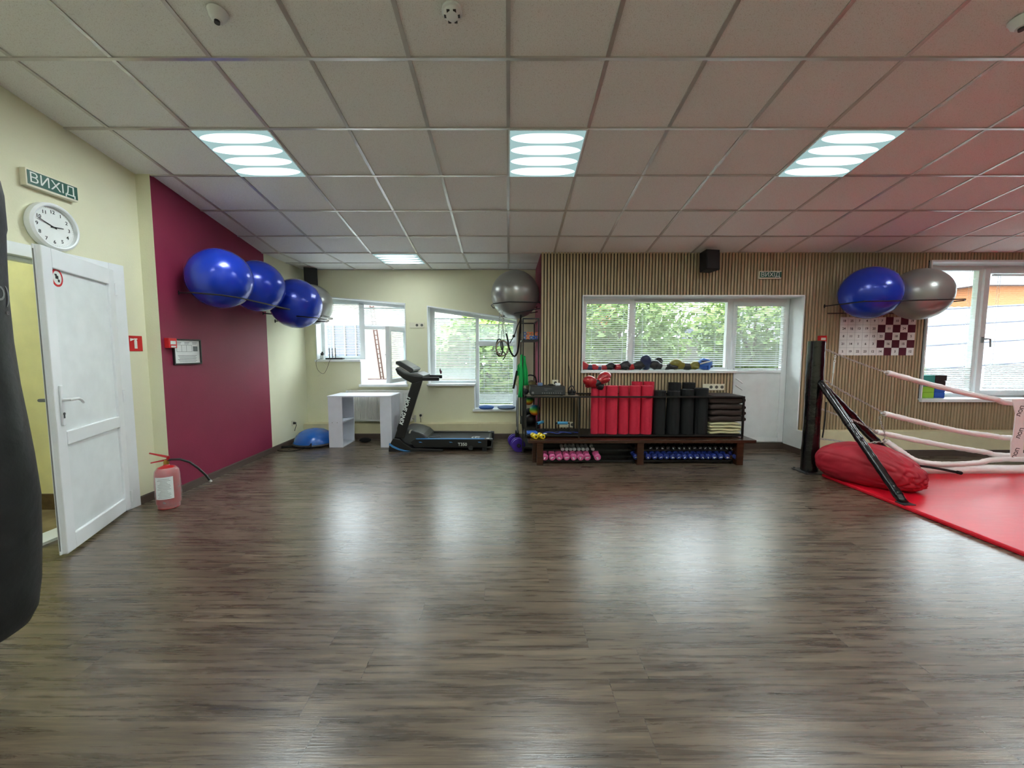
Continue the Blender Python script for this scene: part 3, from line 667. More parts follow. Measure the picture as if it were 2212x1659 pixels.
for xi, ri in lights:
    x0 = .6 * xi
    ya, yb = rows[ri], rows[ri+1]
    side = {-4: 'left', 0: 'middle', 4: 'right', 8: 'far right'}[xi]; dep = {3: 'above the boxing ring', 7: 'just above the top of the view', 11: 'behind the camera'}[ri]
    ceiling_light(x0, ya, yb, ll.get((xi, ri), f'lit square ceiling light in the {side} column, {dep}'))
ceiling_light(-1.8, 6.06, 5.46, 'small-looking lit ceiling light at the alcove, above the maroon wall end', True)
def detector(x, y, label, r=.05, dome=False):
    z = zc(y); t = thing('smoke_detector' if not dome else 'alarm_dome', label, 'smoke detector', (x, y, z)); t.rotation_euler = (-math.atan(SL), 0, 0)
    T = Matrix.Translation((x, y, z))
    b = MB(T)
    if dome: b.lathe([(.0, -.05), (.025, -.046), (.04, -.03), (.046, -.005), (.05, .002), (0, .002)]); b.build('cover', M['pvc'], t, smooth=True); b = MB(T); b.cyl((.0, -.0, -.06), (0, 0, -.045), .014); b.build('lens', M['dgrey'], t); return
    b.lathe([(0, -.034), (.03, -.034), (.042, -.026), (.047, -.014), (.055, -.010), (.055, .003), (0, .003)]); b.build('cover', M['pvc'], t, smooth=True)
    b = MB(T)
    for k in range(6):
        a = k * math.pi / 3
        b.box(*(lambda c, s: (c*.034 - .008, c*.034 + .008, s*.034 - .008, s*.034 + .008))(math.cos(a), math.sin(a)), -.033, -.029)
    b.build('vent', M['dgrey'], t)
detector(-.30, 2.33, 'round white smoke detector near the top centre of the photo')
detector(-1.56, 2.34, 'small clouded white sensor on the ceiling at the upper left', dome=True)
detector(2.80, 2.38, 'ceiling sensor at the upper right corner', dome=True)

# ------------------------------------------------------------------ things on the left wall
# exit sign on the door wall
def exit_sign(o, Pc, right, up, wdt, h, dep, txt, label):
    right = Vector(right); up = Vector(up); n = right.cross(up)
    X = Matrix.Identity(4)
    for i in range(3): X[i][0] = right[i]; X[i][1] = n[i]*-1; X[i][2] = up[i]; X[i][3] = Pc[i]
    # local: x right, y into the wall, z up
    t = thing('exit_sign', label, 'exit sign', Pc)
    b = MB(X); b.box(-wdt/2, wdt/2, -dep, 0, -h/2, h/2); b.build('housing', M['ivory'], t, bevel=.004)
    b = MB(X); b.box(-wdt/2 + .008, wdt/2 - .002, -dep - .002, -dep + .001, -h/2 + .015, h/2 - .012); b.build('face', M['green'], t)
    b = MB(X); b.text(txt, h * .80, (0, -dep - .0022, .0), (1, 0, 0), (0, 0, 1), .0006); b.build('lettering', M['signwh'], t)
pz_ = at(110, 400, X=WD + .04)
exit_sign(None, (WD, pz_.y + .01, pz_.z), (0, 1, 0), (0, 0, 1), .335, .12, .045, 'ВИXIД', 'green exit sign with white Cyrillic letters above the wall clock')
Pc = at(1661, 594.5, Y=YS - SF)
exit_sign(None, (Pc.x, YS - SF, Pc.z), (1, 0, 0), (0, 0, 1), .29, .10, .03, 'ВИXIД', 'green exit sign with grey Cyrillic letters on the slatted wall')
# clock
cc = at(106, 491, X=WD); cc = Vector((WD, cc.y, cc.z)); X = Matrix.Identity(4)
X = Matrix(((0, 0, 1, cc.x), (1, 0, 0, cc.y), (0, 1, 0, cc.z), (0, 0, 0, 1)))   # local x->Y, y->Z, z->X
t = thing('wall_clock', 'round white wall clock reading about ten to three', 'clock', cc)
b = MB(X); b.lathe([(.158, 0), (.168, .015), (.165, .05), (.150, .062), (.142, .058), (.140, .035), (.138, .03)], n=48); b.lathe([(0, 0), (.158, 0)], n=48); b.build('rim', M['pvc'], t, smooth=True)
b = MB(X); b.cyl((0, 0, .028), (0, 0, .032), .139, n=48); b.build('dial', M['paper'], t)
b = MB(X)
for h in range(1, 13):
    a = math.pi/2 - h * math.pi / 6; b.text(str(h), .034, (.105*math.cos(a), .105*math.sin(a), .0325), (1, 0, 0), (0, 1, 0), .0004, bold=.0004)
for k in range(60):
    a = k * math.pi / 30; c, s = math.cos(a), math.sin(a); b.quad(*[(c*r_ - s*w_, s*r_ + c*w_, .0326) for r_, w_ in ((.128, -.0006), (.134, -.0006), (.134, .0006), (.128, .0006))])
b.build('numerals', M['ink'], t)
def hand(a, L, w):
    c, s = math.cos(a), math.sin(a); b = MB(X); P = [(-.02, -w), (L, -w*.5), (L, w*.5), (-.02, w)]
    b.prism([(c*p - s*q, s*p + c*q) for p, q in P], .035, .037, 'z'); b.build('hand', M['ink'], t)
hand(math.pi/2 - 2.82 * math.pi / 6, .065, .004); hand(math.pi/2 - 9.75 * math.pi / 6, .105, .003); hand(math.pi/2 - 9.55 * math.pi / 6, .11, .001)
# fire extinguisher sign on the door wall
p0 = at(292, 742, X=WD)
t = thing('fire_sign', 'square red fire extinguisher sign beside the door frame', 'sign', (WD, p0.y, p0.z - .07))
Xs = Matrix(((0, 0, 1, WD), (1, 0, 0, p0.y), (0, 1, 0, p0.z), (0, 0, 0, 1)))
b = MB(Xs); b.box(-.068, .068, -.068, .068, 0, .003); b.build('plate', M['redsign'], t)
b = MB(Xs); b.box(-.012, .016, -.045, .025, .003, .0045); b.box(-.008, .012, .025, .035, .003, .0045); b.box(-.012, .02, .035, .045, .003, .0045); b.prism([(-.05, .02), (-.012, .034), (-.012, .042), (-.05, .045)], .003, .0045, 'z'); b.build('pictogram', M['signwh'], t)
# call points
def call_point(P, axis, label):
    t = thing('fire_call_point', label, 'fire alarm', P)
    if axis == 'x': Xc = Matrix(((0, 0, 1, P[0]), (1, 0, 0, P[1]), (0, 1, 0, P[2]), (0, 0, 0, 1)))
    else: Xc = Matrix(((1, 0, 0, P[0]), (0, 0, -1, P[1]), (0, 1, 0, P[2]), (0, 0, 0, 1)))
    b = MB(Xc); b.box(-.047, .047, -.047, .047, 0, .045); b.build('housing', M['redsign'], t, bevel=.005)
    b = MB(Xc); b.box(-.03, .03, -.012, .02, .045, .0465); b.box(-.025, .03, -.04, -.025, .045, .0465); b.build('label_plate', M['signwh'], t)
pz_ = at(360, 741, X=WL); call_point((WL - .001, pz_.y + .02, pz_.z), 'x', 'red fire call point on the maroon wall beside the framed plan')
pz_ = at(1773, 733, Y=YS - SF); call_point((pz_.x, YS - SF, pz_.z), 'y', 'red fire call point on the slatted wall above the ring post')
# framed evacuation plan
q = at(406, 760, X=WL + .01); t = thing('framed_plan', 'black-framed evacuation plan on the maroon wall', 'picture', (WL - .003, q.y, q.z - .14))
Xp = Matrix(((0, 0, 1, WL - .006), (1, 0, 0, q.y), (0, 1, 0, q.z), (0, 0, 0, 1)))
b = MB(Xp); bw_, bh_ = .175, .125
for a in ((-bw_, -bw_ + .014, -bh_, bh_), (bw_ - .014, bw_, -bh_, bh_), (-bw_ + .014, bw_ - .014, -bh_, -bh_ + .014), (-bw_ + .014, bw_ - .014, bh_ - .014, bh_)): b.box(a[0], a[1], a[2], a[3], 0, .022)
b.build('frame', M['black'], t, bevel=.002)
b = MB(Xp); b.box(-bw_ + .01, bw_ - .01, -bh_ + .01, bh_ - .01, .002, .01); b.build('sheet', M['paper'], t)
b = MB(Xp)
for k in range(3): b.box(-.13 + k*.1, -.07 + k*.1, .088, .093, .01, .0108); b.box(-.13 + k*.1, -.08 + k*.1, .076, .080, .01, .0108)
for z_ in (.065, .0): b.box(-.13, .06, z_, z_ + .0025, .01, .0108)
for x_ in (-.13, -.07, -.01, .06): b.box(x_, x_ + .0025, .0, .065, .01, .0108)
b.box(.075, .135, .005, .055, .01, .0104)
for k in range(6): b.box(-.12 + .01*(k % 3), .12 - .015*(k % 2), -.04 - k*.012, -.036 - k*.012, .01, .0108)
b.build('print', M['print_'], t)
# wall socket low on the left wall
def socket(P, axis, n, label, plug=False, w_=.072, h_=.072, mat_='ivory', blanks=0):
    t = thing('wall_socket', label, 'socket', P)
    if axis == 'x': Xc = Matrix(((0, 0, 1, P[0]), (1, 0, 0, P[1]), (0, 1, 0, P[2]), (0, 0, 0, 1)))
    else: Xc = Matrix(((1, 0, 0, P[0]), (0, 0, -1, P[1]), (0, 1, 0, P[2]), (0, 0, 0, 1)))
    W_ = w_ * n; b = MB(Xc); b.box(-W_/2, W_/2, -h_/2, h_/2, 0, .012); b.build('plate', M[mat_], t, bevel=.003)
    for k in range(blanks, n):
        cx = -W_/2 + w_ * (k + .5); b = MB(Xc); b.cyl((cx, 0, .0115), (cx, 0, .0125), .021, n=20); b.build('outlet', M['hole'], t)
    if plug:
        b = MB(Xc); b.cyl((0, 0, .012), (0, 0, .045), .018, .014, n=16); b.tube([(0, 0, .04), (0, -.03, .05), (.004, -.07, .035), (.0, -.12, .02)], .004); b.build('plug', M['black'], t, smooth=True)
    return t
q = at(633, 914, X=-3.236); socket((-3.238, q.y, q.z), 'x', 1, 'low socket with a black plug on the left wall by the dome trainer', plug=True)
q = at(901, 702.5, Y=YALC); socket((q.x, YALC, q.z), 'y', 3, 'triple socket high on the alcove wall between the windows', w_=.078, h_=.085, blanks=1)
q = at(909, 897, Y=YALC); socket((q.x, YALC, q.z), 'y', 1, 'low socket with plug on the alcove wall behind the treadmill', plug=True)
q = at(1199.5, 827, Y=YS - SF); socket((q.x, YS - SF, q.z), 'y', 1, 'white socket with black plug behind the amplifier', plug=True, w_=.082, h_=.082)
q = at(1541, 836, Y=YS - SF); socket((q.x, YS - SF, q.z), 'y', 4, 'long four-gang socket strip under the window sill', w_=.073, h_=.085, blanks=1)
q = at(1225, 917, Y=YS - SF); socket((q.x, YS - SF, q.z), 'y', 3, 'ivory socket strip low behind the bench rack', w_=.068, h_=.075, blanks=2)

# fire extinguisher
ex, ey = -3.02, 3.53
t = thing('fire_extinguisher', 'red fire extinguisher wrapped in clear film standing by the door', 'fire extinguisher', (ex, ey, 0))
rb = .088
b = MB(); b.lathe([(.06, 0), (.078, .004), (.08, .02), (.078, .03), (rb, .05), (rb, .30), (.083, .335), (.06, .365), (.025, .38), (.02, .39), (0, .39)], (ex, ey, 0)); b.build('cylinder', M['red'], t, smooth=True)
b = MB(); b.lathe([(.084, .012), (.088, .04), (rb + .006, .06), (rb + .008, .18), (rb + .005, .30), (rb, .335), (.068, .362)], (ex, ey, 0)); b.build('plastic_wrap', M['film'], t, smooth=True)
b = MB(); b.cyl((ex, ey, .385), (ex, ey, .415), .021, n=8); b.cyl((ex, ey, .415), (ex, ey, .43), .014); b.build('valve', M['brass'], t)
b = MB(); hd = Vector((-.93, -.36, 0)).normalized(); s_ = Vector((-hd.y, hd.x, 0))
def lever(b, z0, z1, L, dz, w_=.011):
    base = Vector((ex, ey, 0)) - hd * .015; e = base + hd * L
    pts = [base + Vector((0, 0, z0)), base + hd * (L*.35) + Vector((0, 0, z0 + dz*.35)), e + Vector((0, 0, z0 + dz))]
    b.tube(pts, [w_, w_*.9, w_*.6], n=6, rb=.005)
lever(b, .43, 0, .125, -.02); b.build('carry_handle', M['red'], t, smooth=True)
b = MB(); lever(b, .452, 0, .13, .045); b.cyl((ex - hd.x*.015, ey - hd.y*.015, .425), (ex - hd.x*.015, ey - hd.y*.015, .46), .013, n=10); b.build('squeeze_lever', M['red'], t, smooth=True)
b = MB(); H = [(0, 0, .425), (.04, .01, .428), (.10, .03, .425), (.16, .06, .39), (.21, .085, .33), (.255, .11, .26), (.285, .12, .205)]
hp = []
for i in range(len(H) - 1):
    for k in range(4):
        f = k / 4; hp.append(Vector(H[i]).lerp(Vector(H[i+1]), f) + Vector((ex, ey, 0)))
hp.append(Vector(H[-1]) + Vector((ex, ey, 0)))
b.tube(hp, .0095, n=10); b.build('hose', M['black'], t, smooth=True)
b = MB(); b.cyl(hp[-1], hp[-1] + (hp[-1] - hp[-2]).normalized() * .02, .011); b.build('nozzle', M['silver'], t)
# paper label, wrapped on the front
b = MB(); a0_ = math.atan2(0 - ey, 0 - ex) - .15
def arc_patch(b, r, a0, a1, z0, z1, n=10):
    for i in range(n):
        A, B = a0 + (a1 - a0) * i / n, a0 + (a1 - a0) * (i + 1) / n
        b.quad(*[(ex + r*math.cos(t_), ey + r*math.sin(t_), z_) for t_, z_ in ((A, z0), (B, z0), (B, z1), (A, z1))])
arc_patch(b, rb + .009, a0_ - .85, a0_ + .55, .10, .295); b.build('label_sheet', M['paper'], t, smooth=True)
b = MB()
for k in range(14):
    ww = (.5, .42, .5, .46, .3, .25)[k % 6]; arc_patch(b, rb + .0095, a0_ - .15 - ww, a0_ - .15 + ww, .112 + k*.0125, .115 + k*.0125, 6)
b.build('label_print', M['print_'], t)

# ------------------------------------------------------------------ punching bag
bx, by = -2.10, 1.5
t = thing('punching_bag', 'tall black leather punching bag at the left edge', 'punching bag', (bx, by, .2))
prof = [(0, .222), (.075, .235), (.127, .255), (.162, .28), (.185, .33), (.200, .44), (.211, .61), (.219, .79), (.212, .96), (.203, 1.1), (.192, 1.25), (.185, 1.42), (.184, 1.6), (.188, 1.75), (.192, 1.84), (.196, 1.86), (.196, 1.99), (.19, 2.04), (.15, 2.06), (0, 2.06)]
b = MB(); b.lathe(prof, (bx, by, 0), n=64); b.build('body', M['bag'], t, smooth=True)
b = MB(); top = Vector((bx, by, 2.45))
for k in range(4):
    a = k * math.pi/2 + .6; p = Vector((bx + .17*math.cos(a), by + .17*math.sin(a), 2.03)); b.tube([p, p.lerp(top, .5), top], .012, n=6, rb=.004)
b.build('strap', M['black'], t)
b = MB(); b.tube([top, (bx, by, zc(by))], .006); b.build('hanging_chain', M['steel'], t)
# lettering on the curved side turned to the camera
b = MB(); al = math.atan2(-by, -bx) + 1.06
ax_ = Vector((math.cos(al), math.sin(al), 0)); rt = Vector((-ax_.y, ax_.x, 0))
z_ = 1.60; b.text('D)', .085, Vector((bx, by, z_)) + ax_ * .1845 - rt*.0, rt, (0, 0, 1), .0006); b.text('®', .02, Vector((bx, by, z_ - .07)) + ax_ * .1855 + rt*.02, rt, (0, 0, 1), .0006)
b.build('lettering', M['mgrey'], t)

# ------------------------------------------------------------------ stability balls and wall holders
def stab_ball(c, r, m_, label):
    b = MB(); b.ball(c, r, 64); b.org = (c[0], c[1], c[2] - r)
    o = b.build('exercise_ball', M[m_], smooth=True, ang=0); return tag(o, label, 'exercise ball', 'large exercise balls on the walls')
BL = [((-2.885, 4.15, 2.105), .292, 'blueball', 'blue exercise ball on the maroon wall, nearest the door'),
      ((-2.875, 4.745, 2.125), .288, 'blueball', 'blue exercise ball second from the door, partly hidden by the first'),
      ((-2.745, 5.335, 1.995), .314, 'blueball', 'blue exercise ball hanging lowest, in front of the silver one'),
      ((-2.885, 6.06, 2.065), .292, 'greyball', 'silver exercise ball by the alcove window, behind the blue ones'),
      ((.095, 5.80, 2.175), .335, 'greyball', 'dark silver exercise ball hung at the corner of the slatted wall'),
      ((4.46, 5.10, 2.10), .318, 'blueball', 'blue exercise ball on the slatted wall above the number poster'),
      ((5.085, 5.11, 2.085), .312, 'greyball', 'silver exercise ball on the slatted wall beside the right window')]
for c, r, m_, lb in BL: stab_ball(c, r, m_, lb)
def holder(pts_front, wallpts, label, extra=()):
    base = wallpts[0]; t = thing('ball_holder', label, 'wall rack', base)
    b = MB(); b.tube(pts_front, .007, n=8); b.build('rail', M['rackblk'], t, smooth=True)
    for p in wallpts:
        b = MB(); b.ball(p, .012, 8, sx=1, sy=1, sz=2.2); b.build('bracket', M['rackblk'], t)
    for e in extra:
        b = MB(); b.tube(e, .006, n=8); b.build('inner_rail', M['rackblk'], t, smooth=True)
xa = -3.21
holder([(xa, 4.02, 1.95), (-2.95, 3.88, 1.93), (-2.70, 3.90, 1.91), (-2.612, 4.0, 1.90), (-2.60, 4.4, 1.89), (-2.60, 4.9, 1.88), (-2.75, 5.02, 1.90), (-3.05, 4.98, 1.96), (xa, 4.93, 2.0)], [(xa, 4.02, 1.95), (xa, 4.93, 2.0)], 'thin black rail holding the two blue balls nearest the door')
holder([(xa - .02, 5.42, 1.88), (-2.75, 5.13, 1.83), (-2.46, 5.08, 1.80), (-2.405, 5.15, 1.80), (-2.40, 5.5, 1.79), (-2.50, 5.685, 1.79), (xa - .02, 5.695, 1.80)], [(xa - .02, 5.42, 1.88), (xa - .02, 5.695, 1.80)], 'thin black rail holding the lowest blue ball')
holder([(xa - .03, 5.80, 1.90), (-2.75, 5.79, 1.885), (-2.655, 5.85, 1.88), (-2.65, 6.20, 1.88), (-2.72, 6.37, 1.88), (xa - .03, 6.38, 1.89)], [(xa - .03, 5.80, 1.90), (xa - .03, 6.38, 1.89)], 'thin black rail holding the silver ball by the window')
holder([(.43, 5.52, 2.035), (.0, 5.47, 2.035), (-.20, 5.55, 2.02), (-.235, 5.66, 2.01), (-.22, 5.98, 2.01), (-.05, 6.16, 2.02), (.43, 6.15, 2.035)], [(.43, 5.52, 2.035), (.43, 6.15, 2.035)], 'thin black rail holding the dark silver ball in the corner', [[(.43, 5.56, 1.96), (.1, 5.6, 1.90), (-.1, 5.8, 1.87), (.1, 6.0, 1.90), (.43, 6.05, 1.96)]])
holder([(4.17, YS - SF, 1.975), (4.17, 4.83, 1.965), (4.25, 4.785, 1.96), (5.30, 4.785, 1.985), (5.42, 4.9, 1.985), (5.42, YS - SF, 1.99)], [(4.17, YS - SF, 1.975), (5.42, YS - SF, 1.99)], 'thin black rail holding the two balls on the slatted wall', [[(4.2, YS - SF - .02, 1.88), (5.38, YS - SF - .02, 1.88)]])

# speakers
def speaker(c, yaw, w_, h_, d_, wall, label):
    t = thing('speaker', label, 'speaker', (c[0], c[1], c[2] - h_/2)); T = Matrix.Translation(c) @ Matrix.Rotation(yaw, 4, 'Z') @ Matrix.Rotation(R(-4), 4, 'X')
    b = MB(T); b.prism([(-w_/2, -d_/2), (w_/2, -d_/2), (w_*.38, d_/2), (-w_*.38, d_/2)], -h_/2, h_/2, 'z'); b.build('cabinet', M['matte'], t, bevel=.006)
    b = MB(T); b.box(-w_/2 + .012, w_/2 - .012, -d_/2 - .006, -d_/2 + .001, -h_/2 + .012, h_/2 - .012); b.build('grille', M['black'], t, bevel=.003)
    b = MB(); b.tube([T @ Vector((0, d_/2 - .02, -h_*.3)), wall], .012); b.build('bracket', M['matte'], t)
speaker((2.555, 5.30, 2.525), R(10), .19, .25, .17, (2.53, YS - SF, 2.42), 'black speaker on the slatted wall under the ceiling')
speaker((-3.04, 6.36, 2.505), R(32), .19, .27, .17, (-3.2, 6.5, 2.45), 'black speaker in the alcove corner above the silver ball')

# number poster
t = thing('number_poster', 'number grid poster, half white and half maroon chequered', 'poster', (4.89, YS - SF, 1.326))
x0, x1, z0, z1 = 4.393, 5.389, 1.328, 1.832; yq = YS - SF
b = MB(); b.box(x0, x1, yq - .004, yq, z0, z1); b.build('sheet', M['paper'], t)
cw, ch = (x1 - x0) / 10, (z1 - z0) / 5
b = MB()
for r_ in range(5):
    for c_ in range(5, 10):
        if (r_ + c_) % 2 == 0: b.box(x0 + c_*cw, x0 + (c_+1)*cw, yq - .0048, yq - .0035, z1 - (r_+1)*ch, z1 - r_*ch)
b.build('maroon_squares', M['mdark'], t)
b = MB()
for k in range(1, 10): b.box(x0 + k*cw - .0008, x0 + k*cw + .0008, yq - .0046, yq - .0035, z0, z1)
for k in range(1, 5): b.box(x0, x1, yq - .0046, yq - .0035, z0 + k*ch - .0008, z0 + k*ch + .0008)
b.build('grid_lines', M['print_'], t)
nums = [['18','25','7','4','9','7','','10','','19'], ['24','16','13','19','20','','11','','24',''], ['8','11','2','17','15','22','','18','','5'], ['21','14','1','6','3','','16','','15',''], ['5','19','22','23','12','14','','3','','12']]
b = MB()
for r_, row in enumerate(nums):
    for c_, n_ in enumerate(row):
        if n_: b.text(n_, .042, (x0 + (c_+.5)*cw, yq - .0052, z1 - (r_+.5)*ch), (1, 0, 0), (0, 0, 1), .0003, bold=.0009)
b.build('numerals', M['ink'], t)

# ------------------------------------------------------------------ alcove: radiator, desk, half-ball trainer
t = thing('radiator', 'white ribbed panel radiator under the left alcove window', 'radiator', (-2.02, 6.46, .27))
rx0, rx1, rz0, rz1 = -2.52, -1.54, .275, .765
b = MB(); n = 27; pts = []
for i in range(n * 4 + 1):
    x = rx0 + .015 + (rx1 - rx0 - .03) * i / (n * 4); pts.append((x, 6.405 + (.010 if i % 4 in (0, 1) else 0)))
for (xa_, ya_), (xb_, yb_) in zip(pts, pts[1:]): b.quad((xa_, ya_, rz0 + .03), (xb_, yb_, rz0 + .03), (xb_, yb_, rz1 - .04), (xa_, ya_, rz1 - .04))
b.box(rx0, rx1, 6.417, 6.425, rz0, rz1 - .01); b.box(rx0, rx1, 6.40, 6.42, rz0, rz0 + .03); b.box(rx0, rx1, 6.40, 6.42, rz1 - .04, rz1 - .01)
b.build('front_panel', M['radiator'], t)
b = MB(); b.box(rx0 - .004, rx1 + .004, 6.395, 6.50, rz1 - .012, rz1)
b.box(rx0 - .004, rx0, 6.395, 6.50, rz0, rz1); b.box(rx1, rx1 + .004, 6.395, 6.50, rz0, rz1); b.build('casing', M['radiator'], t)
b = MB()
for k in range(40): x = rx0 + .03 + k * .0235; b.box(x, x + .009, 6.41, 6.47, rz1 - .0005, rz1 + .0006)
b.build('grille_slots', M['hole'], t)
b = MB(); b.cyl((rx0 - .02, 6.45, rz1 - .02), (rx0 - .06, 6.45, rz1 - .02), .016); b.box(rx0 - .05, rx0, 6.44, 6.46, rz1 - .03, rz1 - .012); b.build('valve', M['pvc'], t)
b = MB(); b.cyl((rx1 + .0, 6.46, .31), (rx1 + .05, 6.46, .31), .012); b.cyl((rx1 + .05, 6.46, .25), (rx1 + .05, 6.46, .36), .014); b.build('pipe_fitting', M['steel'], t)

t = thing('desk', 'white board desk with an open two-shelf left pedestal', 'desk', (-2.1, 6.0, 0))
tx0, tx1, ty0, ty1, tz = -2.585, -1.665, 5.77, 6.245, .748
b = MB(); b.box(tx0, tx1, ty0, ty1, tz - .018, tz); b.build('desktop', M['desk'], t, bevel=.001)
xl = px(735.5, 5.78)
b = MB(); b.box(tx0 + .005, xl, ty0 + .012, ty0 + .03, 0, tz - .018); b.box(tx0 + .005, tx0 + .023, ty0 + .03, ty1 - .01, 0, tz - .018); b.build('left_pedestal', M['desk'], t)
b = MB(); b.box(tx0 + .023, xl, ty1 - .028, ty1 - .01, 0, tz - .018); b.build('rear_panel', M['desk'], t)
for z_ in (.0, .352):
    b = MB(); b.box(tx0 + .023, xl, ty0 + .03, ty1 - .028, z_, z_ + .018); b.build('shelf', M['desk'], t)
xr = px(818, 5.78)
b = MB(); b.box(xr, tx1 - .01, ty0 + .012, ty0 + .03, 0, tz - .018); b.box(tx1 - .028, tx1 - .01, ty0 + .03, ty1 - .01, 0, tz - .018); b.box(xr, tx1 - .028, ty1 - .028, ty1 - .01, 0, tz - .018); b.build('right_pedestal', M['desk'], t)
b = MB()
for x_ in (tx0 + .06, tx0 + .13): b = MB(); b.cyl((x_, ty0 + .0122, .36), (x_, ty0 + .0105, .36), .005); b.build('screw', M['mgrey'], t)
# dark shoe-like puck under the desk
b = MB(); b.ball((-2.18, 6.12, .035), .035, 20, sx=2.6, sy=1.4, sz=1); o = b.build('small_bag', M['matte'], smooth=True); tag(o, 'small dark bag on the floor under the white desk', 'bag')

t = thing('balance_trainer', 'blue half-ball balance trainer with black elastic cords', 'balance trainer', (-2.89, 5.98, 0))
cx_, cy_ = -2.885, 5.98
b = MB(); b.lathe([(.27, .028), (.285, .036), (.283, .05), (.272, .095), (.245, .145), (.20, .19), (.14, .222), (.07, .24), (0, .245)], (cx_, cy_, 0), n=48); b.build('dome', M['bosu'], t, smooth=True)
b = MB(); b.lathe([(0, 0.008), (.24, .006), (.29, .014), (.302, .03), (.295, .044), (.28, .046), (0, .04)], (cx_, cy_, 0), n=48); b.build('platform', M['dgrey'], t, smooth=True)
def spl(P, n=6):
    P = [Vector(p) for p in P]; out = []
    for i in range(len(P) - 1):
        p0, p1, p2, p3 = P[max(i-1, 0)], P[i], P[i+1], P[min(i+2, len(P)-1)]
        for k in range(n):
            s = k / n; out.append(.5*((2*p1) + (p2-p0)*s + (2*p0-5*p1+4*p2-p3)*s*s + (3*p1-p0-3*p2+p3)*s**3))
    return out + [P[-1]]
b = MB(); b.tube(spl([(cx_ + .09, cy_ - .29, .08), (cx_ + .06, cy_ - .33, .04), (cx_ - .08, cy_ - .42, .007), (cx_ - .26, cy_ - .44, .007), (cx_ - .35, cy_ - .36, .007), (cx_ - .33, cy_ - .27, .02)]), .006, n=6); b.tube(spl([(cx_ + .09, cy_ - .29, .08), (cx_ + .095, cy_ - .31, .03)]), .007); b.build('elastic_cord', M['matte'], t, smooth=True)
b = MB(); b.cyl((cx_ - .35, cy_ - .28, .024), (cx_ - .20, cy_ - .25, .024), .016); b.build('cord_handle', M['matte'], t, smooth=True)

# router, plug and cables on the sill
t = thing('wifi_router', 'flat black router with three aerials on the upper alcove sill', 'router', (-2.82, 6.60, AZ[0] + .004))
b = MB(); b.prism([(-2.94, 6.56), (-2.66, 6.56), (-2.68, 6.68), (-2.92, 6.68)], AZ[0] + .006, AZ[0] + .03, 'z'); b.build('body', M['black'], t, bevel=.004)
for x_ in (-2.93, -2.88, -2.83):
    b = MB(); b.box(x_ - .005, x_ + .005, 6.685, 6.695, AZ[0] + .01, AZ[0] + .19); b.build('aerial', M['black'], t)
t = thing('power_adapter', 'white power adapter with a black plug and hanging cables at the window reveal', 'power adapter', (-3.02, 6.60, AZ[0]))
b = MB(); b.box(-3.03, -2.97, 6.56, 6.62, AZ[0] + .006, AZ[0] + .07); b.build('body', M['pvc'], t, bevel=.004)
b = MB(); b.box(-3.02, -2.98, 6.57, 6.61, AZ[0] + .07, AZ[0] + .11); b.cyl((-3.0, 6.59, AZ[0] + .11), (-3.0, 6.59, AZ[0] + .13), .012); b.build('plug', M['black'], t)
b = MB(); z_ = AZ[0]; b.tube(spl([(-3.0, 6.56, z_ + .02), (-3.05, 6.48, z_ - .02), (-3.04, 6.49, z_ - .15), (-2.96, 6.5, z_ - .22), (-2.90, 6.5, z_ - .15), (-2.84, 6.48, z_ - .02), (-2.85, 6.56, z_ + .012)]), .003, n=5); b.build('cable', M['brown'], t)
b = MB(); b.tube(spl([(-2.97, 6.56, z_ + .03), (-2.95, 6.48, z_ - .04), (-2.9, 6.5, z_ - .13), (-2.98, 6.5, z_ - .22), (-3.06, 6.52, z_ - .26)]), .003, n=5); b.build('cable', M['ivory'], t)

# ------------------------------------------------------------------ treadmill
TY0, TY1 = 5.56, 6.14
def tp(x, y, Y=TY0): q = at(x, y, Y=Y); return (q.x, q.z)
t = thing('treadmill', 'black folding treadmill with blue side stripes facing the alcove windows', 'treadmill', (-.95, 5.85, 0))
deck_z = .150
# side rails
for k, (ya, yb) in enumerate(((TY0, TY0 + .075), (TY1 - .075, TY1))):
    b = MB(); P = [(-1.30, .05), (-.34, .05), (-.235, .065), (-.225, .15), (-.27, .168), (-1.28, .176), (-1.36, .13)]
    b.prism(P, ya, yb, 'y'); b.build('side_rail', M['black'], t, bevel=.006)
b = MB(); b.box(-1.28, -.33, TY0 - .002, TY0 + .016, .168, .178); b.build('blue_stripe', M['trim'], t)
b = MB()
for x_ in (-1.22, -.80, -.40): b.prism([(x_ - .022, .132), (x_ + .01, .132), (x_ + .03, .122), (x_ - .01, .122)], TY0 - .0025, TY0, 'y')
b.build('side_badge', M['trim'], t)
b = MB(); b.text('T350', .06, (-.635, TY0 - .002, .095), (1, 0, 0), (0, 0, 1), .0005, bold=.001); b.build('lettering', M['signwh'], t)
b = MB(); b.box(-1.30, -.27, TY0 + .075, TY1 - .075, .10, .158); b.build('running_belt', M['belt'], t, bevel=.01)
b = MB(); b.cyl((-.27, TY0 + .07, .128), (-.27, TY1 - .07, .128), .032); b.build('rear_roller', M['black'], t, smooth=True)
b = MB()
for ya in (TY0, TY1 - .07): b.box(-.30, -.215, ya, ya + .07, .045, .172)
b.build('end_cap', M['dgrey'], t, bevel=.008)
b = MB()
for ya in (TY0 + .01, TY1 - .06): b.box(-.305, -.265, ya, ya + .05, .172, .175)
b.build('rail_plate', M['silver'], t)
lc = Vector((-.46, 5.73, .1585)); b = MB(Matrix.Translation(lc) @ Matrix.Rotation(R(90), 4, 'X')); ring2(b, Vector((0, 0, 0)), .052, .062, 0, .001); 
b.xf = Matrix.Translation(lc)
ring2_z = b
b.bm.clear(); 
